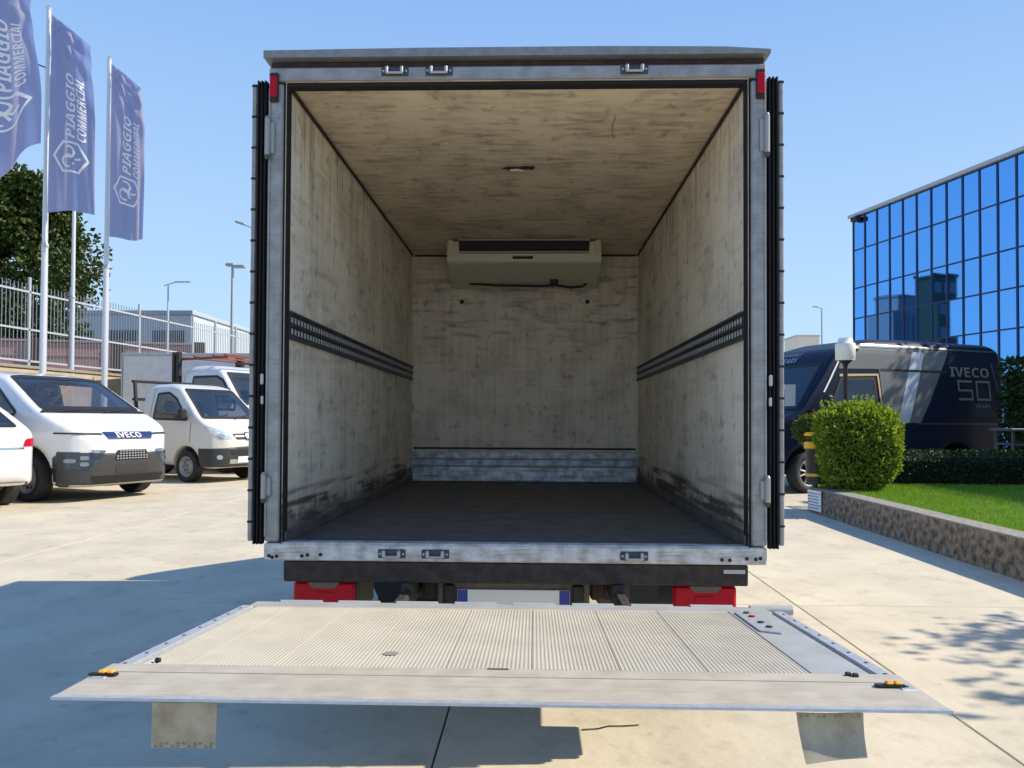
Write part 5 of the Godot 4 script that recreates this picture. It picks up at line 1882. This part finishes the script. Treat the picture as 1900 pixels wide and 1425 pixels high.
func make_left_side() -> void:
	flags()
	fence()
	broad_tree("dark_tree", "tall dense dark green tree behind the railing fence", Vector3(-21.2, 1.6, -29.5), 9.4, 3.5, 4.2, 46000, 0.22, Color(0.02, 0.045, 0.01), Color(0.09, 0.12, 0.025), 421)
	# brick wall and far buildings behind the fence
	var b := thing("brick_wall", "red brick boundary wall seen through the railing fence", "wall", Vector3(-17.2, 1.4, -26.5), 0.25)
	var st := mb()
	bx(st, Vector3(-14, 0, -0.2), Vector3(5.2, 2.495, 0), 0.02)
	obj("wall_body", st, M.brick, b)
	for i in 8:
		st = mb()
		bx(st, Vector3(-14 + i * 2.7, 0, 0.0), Vector3(-13.6 + i * 2.7, 2.62, 0.1), 0.02)
		obj("pier", st, M.brick_dark, b)
	st = mb()
	for k in 4:
		st = mb()
		bx(st, Vector3(-14, 0.5 + k * 0.5, 0.003), Vector3(5.2, 0.56 + k * 0.5, 0.02), 0.004)
		obj("pale_course", st, M.pale_course, b)
	st = mb()
	bx(st, Vector3(-14.05, 2.5, -0.24), Vector3(5.25, 2.58, 0.05), 0.01)
	obj("coping", st, M.pale_course, b)
	block("hazed_shed", "industrial building with dark windows behind the fence, haze painted into its pale colour", Vector3(-28.0, 0, -50), Vector3(9.0, 7.0, 8), Color(0.48, 0.56, 0.64), 2, 421)  # bluish pale wall colour carries the distance haze
	block("long_warehouse", "long pale warehouse roofline with painted haze beyond the fence", Vector3(-27.5, 0, -84), Vector3(22, 8.0, 14), Color(0.46, 0.52, 0.57), 3, 422)  # haze is mixed into this wall colour too
	block("slab_tower", "dark green glazed office tower behind the lorry, mirrored in the glass block", Vector3(-4.25, 0, -55.4), Vector3(1.2, 13.2, 1.0), Color(0.01, 0.025, 0.02), 7, 423)
	block("grey_hall", "grey hall behind the lorry, mirrored in the glass block", Vector3(-6.0, 0, -60.3), Vector3(1.7, 12.2, 1.2), Color(0.16, 0.18, 0.22), 2, 424)
	# street lamps
	var l := thing("street_lamp", "tall grey lamp post with a double flat lantern beside the lorry door", "street lamp", Vector3(-13.95, 0, -35.0), 0.0)
	st = mb()
	cyl(st, Vector3.ZERO, Vector3(0, 8.25, 0), 0.1, 0.06, 10)
	obj("pole", st, M.galvanised, l)
	for x in [[-0.3, 0.1, 8.33], [0.1, 0.6, 8.25]]:
		st = mb()
		bx(st, Vector3(x[0], x[2] - 0.05, -0.14), Vector3(x[1], x[2] + 0.09, 0.14), 0.03)
		obj("lantern", st, M.galvanised, l)
	l = thing("street_lamp", "thin lamp post with a long arm above the fence", "street lamp", Vector3(-21.8, 0, -45.0), 0.0)
	st = mb()
	cyl(st, Vector3.ZERO, Vector3(0, 9.15, 0), 0.08, 0.045, 8)
	obj("pole", st, M.pale_metal, l)
	st = mb()
	cyl(st, Vector3(-0.25, 9.15, 0), Vector3(0.45, 9.36, 0), 0.035)
	bx(st, Vector3(0.4, 9.33, -0.1), Vector3(1.35, 9.42, 0.1), 0.03)
	obj("lamp_arm", st, M.pale_metal, l)
	l = thing("street_lamp", "lamp post hidden by the lorry with only its lantern tip showing", "street lamp", Vector3(-10.5, 0, -30.0), 0.0)
	st = mb()
	cyl(st, Vector3.ZERO, Vector3(0, 8.6, 0), 0.1, 0.06, 10)
	obj("pole", st, M.galvanised, l)
	st = mb()
	tube(st, [Vector3(0, 8.6, 0), Vector3(-0.7, 8.8, 0), Vector3(-1.0, 8.92, 0)], 0.025)
	bx(st, Vector3(-0.34, -0.04, -0.1), Vector3(0.1, 0.05, 0.1), 0.03, Transform3D(Basis(Vector3.BACK, -0.3), Vector3(-1.05, 8.95, 0)))
	obj("lamp_arm", st, M.galvanised, l)
	l = thing("street_lamp", "faint distant lamp post standing left of the glass building", "street lamp", Vector3(22.2, 0, -60.0), 0.0)
	st = mb()
	cyl(st, Vector3.ZERO, Vector3(0, 10.0, 0), 0.09, 0.05, 8)
	obj("pole", st, M.pale_metal, l)
	st = mb()
	cyl(st, Vector3(0, 10.0, 0), Vector3(-0.4, 10.15, 0), 0.04)
	bx(st, Vector3(-0.7, 10.1, -0.1), Vector3(-0.3, 10.2, 0.1), 0.03)
	obj("lamp_arm", st, M.pale_metal, l)
	block("cloud_block", "small white block standing in for a cloud on the skyline beyond the blue van", Vector3(42.0, 0, -122.0), Vector3(1.7, 14.4, 3), Color(0.7, 0.66, 0.55), 1, 425)  # plain white block put in place of a soft cloud

func block(called: String, label: String, at: Vector3, s: Vector3, c: Color, floors: int, seed_: int) -> void:
	var t := thing(called, label, "building", at)
	var st := mb()
	bx(st, Vector3(-s.x, 0, -s.z), Vector3(s.x, s.y, s.z), 0.03)
	obj("wall", st, mat(c.r, c.g, c.b, 0.7), t)
	st = mb()
	bx(st, Vector3(-s.x - 0.1, s.y, -s.z - 0.1), Vector3(s.x + 0.1, s.y + 0.25, s.z + 0.1), 0.03)
	obj("roof", st, mat(c.r * 0.8, c.g * 0.8, c.b * 0.8, 0.8), t)
	var n := maxi(2, int(s.x / 1.2))
	for f in floors:
		for i in n:
			st = mb()
			var w := 2.0 * s.x / n
			var x := -s.x + w * i
			var y := s.y * (f + 0.3) / floors
			bx(st, Vector3(x + w * 0.15, y, s.z - 0.05), Vector3(x + w * 0.85, y + s.y * 0.45 / floors, s.z + 0.04), 0.01)
			obj("window", st, M.window_dark, t)

func fence() -> void:
	var dir := Vector3(0.1231, 0, -0.9924)
	var o := Vector3(-12.95, 0, -13.9)
	var B := Transform3D(Basis(dir, Vector3.UP, dir.cross(Vector3.UP)), o)   # local x runs along the fence, away
	var w := thing("retaining_wall", "pale retaining wall carrying the railing fence", "wall", o, 0.0)
	w.transform = B
	var st := mb()
	bx(st, Vector3(-3, -0.1, -0.3), Vector3(24, 2.42, 0.0), 0.02)
	obj("wall_body", st, M.beige_wall, w)
	st = mb()
	bx(st, Vector3(-3, 2.424, -0.34), Vector3(24, 2.5, 0.04), 0.01)
	obj("wall_cap", st, M.old_cap, w)
	var bank := struct("raised_bank", "raised ground behind the retaining wall")
	bank.transform = B
	st = mb()
	bx(st, Vector3(-3, 0, -40), Vector3(24, 1.6, -0.31))
	obj("bank", st, triplanar(textured(mottled(121, Color(0.16, 0.15, 0.08), Color(0.08, 0.1, 0.04), 0.03, 256), 0.95), 2.0), bank)
	var f := thing("railing_fence", "tall pale metal railing fence of thin upright bars on the retaining wall", "fence", o)
	f.transform = B * Transform3D(Basis.IDENTITY, Vector3(0, 2.5, -0.15))
	var bar := boxm(Vector3(0.022, 1.95, 0.014), 0.003)
	var post := boxm(Vector3(0.07, 2.2, 0.06), 0.008)
	for i in 190:
		var x := -1.0 + i * 0.12
		if i % 12 == 0:
			put("post", post, M.galvanised, f, Transform3D(Basis.IDENTITY, Vector3(x, 1.1, 0)))
		else:
			put("picket", bar, M.fence_bar, f, Transform3D(Basis.IDENTITY, Vector3(x, 1.06, 0)))
	for y in [0.12, 0.9, 1.83]:
		st = mb()
		bx(st, Vector3(-1.2, y - 0.025, 0.008), Vector3(22.0, y + 0.025, 0.03), 0.004)
		obj("rail", st, M.pale_metal, f)

func flags() -> void:
	var pole := mb()
	cyl(pole, Vector3(0, 0, 0), Vector3(0, 4.4, 0), 0.062, 0.056, 16)
	cyl(pole, Vector3(0, 4.4, 0), Vector3(0, 8.85, 0), 0.05, 0.04, 16)
	lathe(pole, [Vector2(0.04, 8.85), Vector2(0.05, 8.87), Vector2(0.045, 8.92), Vector2(0, 8.95)], 16)
	var pm := done(pole)
	var base := mb()
	bx(base, Vector3(-0.18, 0, -0.18), Vector3(0.18, 0.05, 0.18), 0.01)
	lathe(base, [Vector2(0.09, 0.05), Vector2(0.085, 0.25), Vector2(0.062, 0.3)], 16)
	var bm := done(base)
	var fit := mb()
	for y in [4.38]: lathe(fit, [Vector2(0.058, y), Vector2(0.066, y + 0.02), Vector2(0.066, y + 0.06), Vector2(0.058, y + 0.08)], 14)
	var fm := done(fit)
	var spots := [
		[Vector3(-9.12, 0, -14.0), "pole", "silver flagpole of the banner between the outer and the cut-off banner"],
		[Vector3(-9.09, 0, -16.0), "pole", "silver flagpole of the smallest banner, farthest to the right"],
		[Vector3(-9.2, 0, -12.0), "pole", "silver flagpole of the cut-off banner, mostly outside the photo"],
		[Vector3(-12.25, 0, -20.0), "bare", "thin flagpole farther back, seen below the middle banner"]]
	for i in spots.size():
		var s: Array = spots[i]
		var t := thing("flagpole", s[2], "flagpole", s[0], 0.0, "flagpoles in a row on the left")
		put("shaft", pm, M.pole_metal, t)
		put("foot", bm, M.galvanised, t)
		put("fitting", fm, M.galvanised, t, Transform3D(Basis.IDENTITY, Vector3(0, 0 if s[1] == "pole" else -0.0, 0)))
	banner(Vector3(-9.12, 0, -14.0), 0, "blue banner with white hexagon emblem on the second pole, its far edge rolled back")
	banner(Vector3(-9.09, 0, -16.0), 1, "smallest blue banner with white hexagon emblem, farthest right")
	banner(Vector3(-9.2, 0, -12.0), 2, "blue banner cut off by the photo's edge, its lower corner pinched")
	# wire between the poles
	var wire := thing("wire", "thin dark wire strung to the second flagpole", "cable", Vector3(-9.12, 7.75, -14.0))
	var st := mb()
	tube(st, [Vector3(0, 0, 0), Vector3(-0.2, 0.06, 0.1), Vector3(-0.7, 0.2, 0.4), Vector3(-1.6, 0.5, 1.0)], 0.012, 6)
	obj("strand", st, M.black, wire)

func banner(at: Vector3, k: int, label: String) -> void:
	var t := thing("banner", label, "flag", at, 0.0, "blue banners on the flagpoles")
	var sd := k * 1.7
	var cloth := func(u: float, v: float) -> Vector3:
		# u across from the pole, v down
		var top := 8.76 - 0.50 * u - 0.06 * u * u
		var bot := 5.03 + 0.04 * sin(u * 4.0 + sd)
		var wide := 0.74 + 0.12 * v
		var dx := 0.0
		if k == 0: wide = 0.70 + 0.16 * smoothstep(0.0, 0.5, v)
		if k == 1: wide = 0.68 + 0.10 * smoothstep(0.0, 0.3, v) - 0.06 * v
		if k == 2:
			wide = 1.02 + 0.2 * smoothstep(0.1, 0.75, v)
			bot = 5.06 + 0.55 * smoothstep(0.45, 1.0, u) + 0.2 * smoothstep(0.4, 0.0, u)
		var w := (0.25 + 0.75 * u) * (0.04 * sin(u * 11.0 + v * 2.2 + sd) + 0.016 * sin(u * 23.0 - v * 5.0 + sd * 2.0))
		w += 0.05 * sin(v * 3.0 + sd) * u
		# folds that fan out from the upper fixing
		var fan := atan2(v * 3.2, u + 0.05)
		w += 0.03 * sin(fan * 16.0) * exp(-v * 3.0) * smoothstep(0.0, 0.2, u + v)
		if k == 0: w -= 0.5 * maxf(0, u - 0.88)
		return Vector3(0.06 + u * wide + dx, lerpf(top, bot, v), w + 0.02)
	var st := mb()
	st.set_smooth_group(9)
	var nu := 36
	var nv := 60
	for i in nu:
		for j in nv:
			quad(st, cloth.call(float(i) / nu, float(j + 1) / nv), cloth.call(float(i + 1) / nu, float(j + 1) / nv), cloth.call(float(i + 1) / nu, float(j) / nv), cloth.call(float(i) / nu, float(j) / nv))
	var c := obj("cloth", st, M.flag_cloth, t)
	# print: lettering that reads upwards, and a hexagon emblem below it
	var on := func(tris: PackedVector2Array) -> ArrayMesh:
		var s2 := mb()
		s2.set_smooth_group(9)
		for i in range(0, tris.size(), 3):
			var q := []
			for m in 3:
				var p: Vector2 = tris[i + m]
				var e := 0.004
				var a: Vector3 = cloth.call(p.x, p.y)
				var du: Vector3 = cloth.call(p.x + e, p.y) - a
				var dv: Vector3 = cloth.call(p.x, p.y + e) - a
				q.append(a + dv.cross(du).normalized() * 0.006)
			if (q[1] - q[0]).cross(q[2] - q[0]).z > 0: tri(s2, q[0], q[2], q[1])
			else: tri(s2, q[0], q[1], q[2])
		return done(s2)
	# banner sheet coordinates in metres (x across 0.85, y up from the foot 3.7) to u, v
	var uv := func(list: PackedVector2Array) -> PackedVector2Array:
		var o := PackedVector2Array()
		for p in list: o.append(Vector2(p.x / 0.85, 1.0 - p.y / 3.7))
		return o
	for line in [["PIAGGIO", 0.19, 0.42, 2.12, true, 1.18], ["COMMERCIAL", 0.14, 0.63, 2.1, true, 1.02]]:
		var w := PackedVector2Array()
		for p in letters(line[0], line[1], line[4], 0.035, line[5]):
			var sl := p.x + p.y * 0.2
			w.append(Vector2(line[2] - p.y, line[3] + sl))
		put("lettering", on.call(uv.call(w)), M.flag_print, c)
	var hex := PackedVector2Array()
	var ctr := Vector2(0.42, 1.08)
	for i in 6:
		var a0 := TAU * i / 6; var a1 := TAU * (i + 1) / 6
		var p0 := Vector2(cos(a0) * 0.34, sin(a0) * 0.36); var p1 := Vector2(cos(a1) * 0.34, sin(a1) * 0.36)
		for m in 6:
			var q0 := p0.lerp(p1, m / 6.0); var q1 := p0.lerp(p1, (m + 1) / 6.0)
			hex.append_array([ctr + q0, ctr + q1, ctr + q1 * 0.86, ctr + q0, ctr + q1 * 0.86, ctr + q0 * 0.86])
	# looped emblem inside
	var band := func(pts: Array, w: float) -> void:
		for i in pts.size() - 1:
			var a: Vector2 = pts[i]; var b: Vector2 = pts[i + 1]
			var n := (b - a).orthogonal().normalized() * w
			hex.append_array([ctr + a + n, ctr + b + n, ctr + b - n, ctr + a + n, ctr + b - n, ctr + a - n])
	var loop := []
	for i in 15:
		var a := -2.2 + i * 0.32
		loop.append(Vector2(-0.02 + cos(a) * 0.1, 0.1 + sin(a) * 0.11))
	band.call(loop, 0.02)
	var loop2 := []
	for i in 15:
		var a := 0.6 + i * 0.32
		loop2.append(Vector2(-0.04 + cos(a) * 0.12, -0.08 + sin(a) * 0.12))
	band.call(loop2, 0.02)
	band.call([Vector2(-0.14, -0.02), Vector2(-0.03, 0.02), Vector2(0.1, -0.04), Vector2(0.2, 0.0)], 0.02)
	band.call([Vector2(0.1, 0.12), Vector2(0.0, 0.0), Vector2(0.08, -0.14)], 0.018)
	put("emblem", on.call(uv.call(hex)), M.flag_print, c)

func more_materials() -> void:
	M.flap = triplanar(textured(mottled(141, Color(0.46, 0.42, 0.31), Color(0.3, 0.26, 0.18), 0.02, 256), 0.45), 0.35)
	M.flap.backlight_enabled = true
	M.flap.backlight = Color(0.5, 0.45, 0.35)
	M.bumper_grey = mat(0.045, 0.045, 0.047, 0.45)
	M.badge_blue = mat(0.02, 0.04, 0.13, 0.3)
	M.pane = mat(0.02, 0.045, 0.085, 0.03)
	M.pane.transparency = BaseMaterial3D.TRANSPARENCY_ALPHA
	M.pane.albedo_color.a = 0.32
	M.pane.metallic_specular = 0.7
	M.seat_grey = mat(0.12, 0.12, 0.125, 0.8)
	M.stripe_white = mat(0.5, 0.52, 0.55, 0.5)
	M.table_metal = mat(0.14, 0.15, 0.17, 0.5, 0.2)
	M.hinge_metal = mat(0.34, 0.34, 0.34, 0.45, 0.4)
	M.scuff = mat(0.26, 0.24, 0.2, 0.8)
	M.rust_red = mat(0.2, 0.075, 0.055, 0.8)
	M.cap_metal = triplanar(textured(mottled(83, Color(0.28, 0.29, 0.3), Color(0.2, 0.205, 0.21), 0.03), 0.5, 0.3), 0.8)
	M.lens_mid = mat(0.25, 0.28, 0.32, 0.08, 0.3)
	M.glass_pale = mat(0.07, 0.13, 0.22, 0.05)
	M.glass_pale.metallic_specular = 0.9
	M.glass_dark = mat(0.006, 0.008, 0.012, 0.08)
	M.sunlit_grey = mat(0.155, 0.15, 0.145, 0.35)  # lighter copy of the van paint, holding sunlight in its colour
	M.sunlit_grey.clearcoat_enabled = true
	M.sunlit_grey.clearcoat = 0.3
	M.gold_line = mat(0.55, 0.42, 0.2, 0.4)
	M.gold_letter = mat(0.26, 0.23, 0.17, 0.5, 0.1)
	M.lettering_faint = mat(0.3, 0.34, 0.42, 0.5)
	M.yellow = mat(0.8, 0.45, 0.01, 0.4)
	M.lamp_white = mat(0.80, 0.78, 0.68, 0.5)
	M.mirror_glass = mat(0.15, 0.42, 0.85, 0.03, 1.0)
	M.navy_core = mat(0.01, 0.02, 0.05, 0.8)
	M.navy_bar = mat(0.012, 0.03, 0.09, 0.5)
	M.window_dark = mat(0.05, 0.07, 0.11, 0.15)
	M.brick = triplanar(textured(mottled(131, Color(0.56, 0.31, 0.27), Color(0.46, 0.23, 0.2), 0.03, 256), 0.9), 1.5)
	M.pale_course = mat(0.42, 0.3, 0.26, 0.9)
	M.brick_dark = mat(0.1, 0.06, 0.05, 0.9)
	M.pale_metal = mat(0.42, 0.45, 0.49, 0.5, 0.1)
	M.smoked = mat(0.09, 0.07, 0.065, 0.2)
	M.fence_bar = mat(0.2, 0.22, 0.24, 0.5, 0.2)
	M.pole_metal = mat(0.62, 0.64, 0.68, 0.4, 0.35)
	M.flag_cloth = mat(0.095, 0.175, 0.42, 0.75)
	M.flag_cloth.backlight_enabled = true
	M.flag_cloth.backlight = Color(0.75, 0.72, 0.75)
	M.flag_print = mat(0.9, 0.9, 0.9, 0.7)
	M.flag_print.backlight_enabled = true
	M.flag_print.backlight = Color(0.7, 0.7, 0.7)

func _ready() -> void:
	rng.seed = 1234
	make_sky()
	make_materials()
	more_materials()
	make_cab_hull()
	make_ground()
	make_lorry()
	make_vehicles()
	rng.seed = 99
	make_right_side()
	rng.seed = 7
	make_left_side()
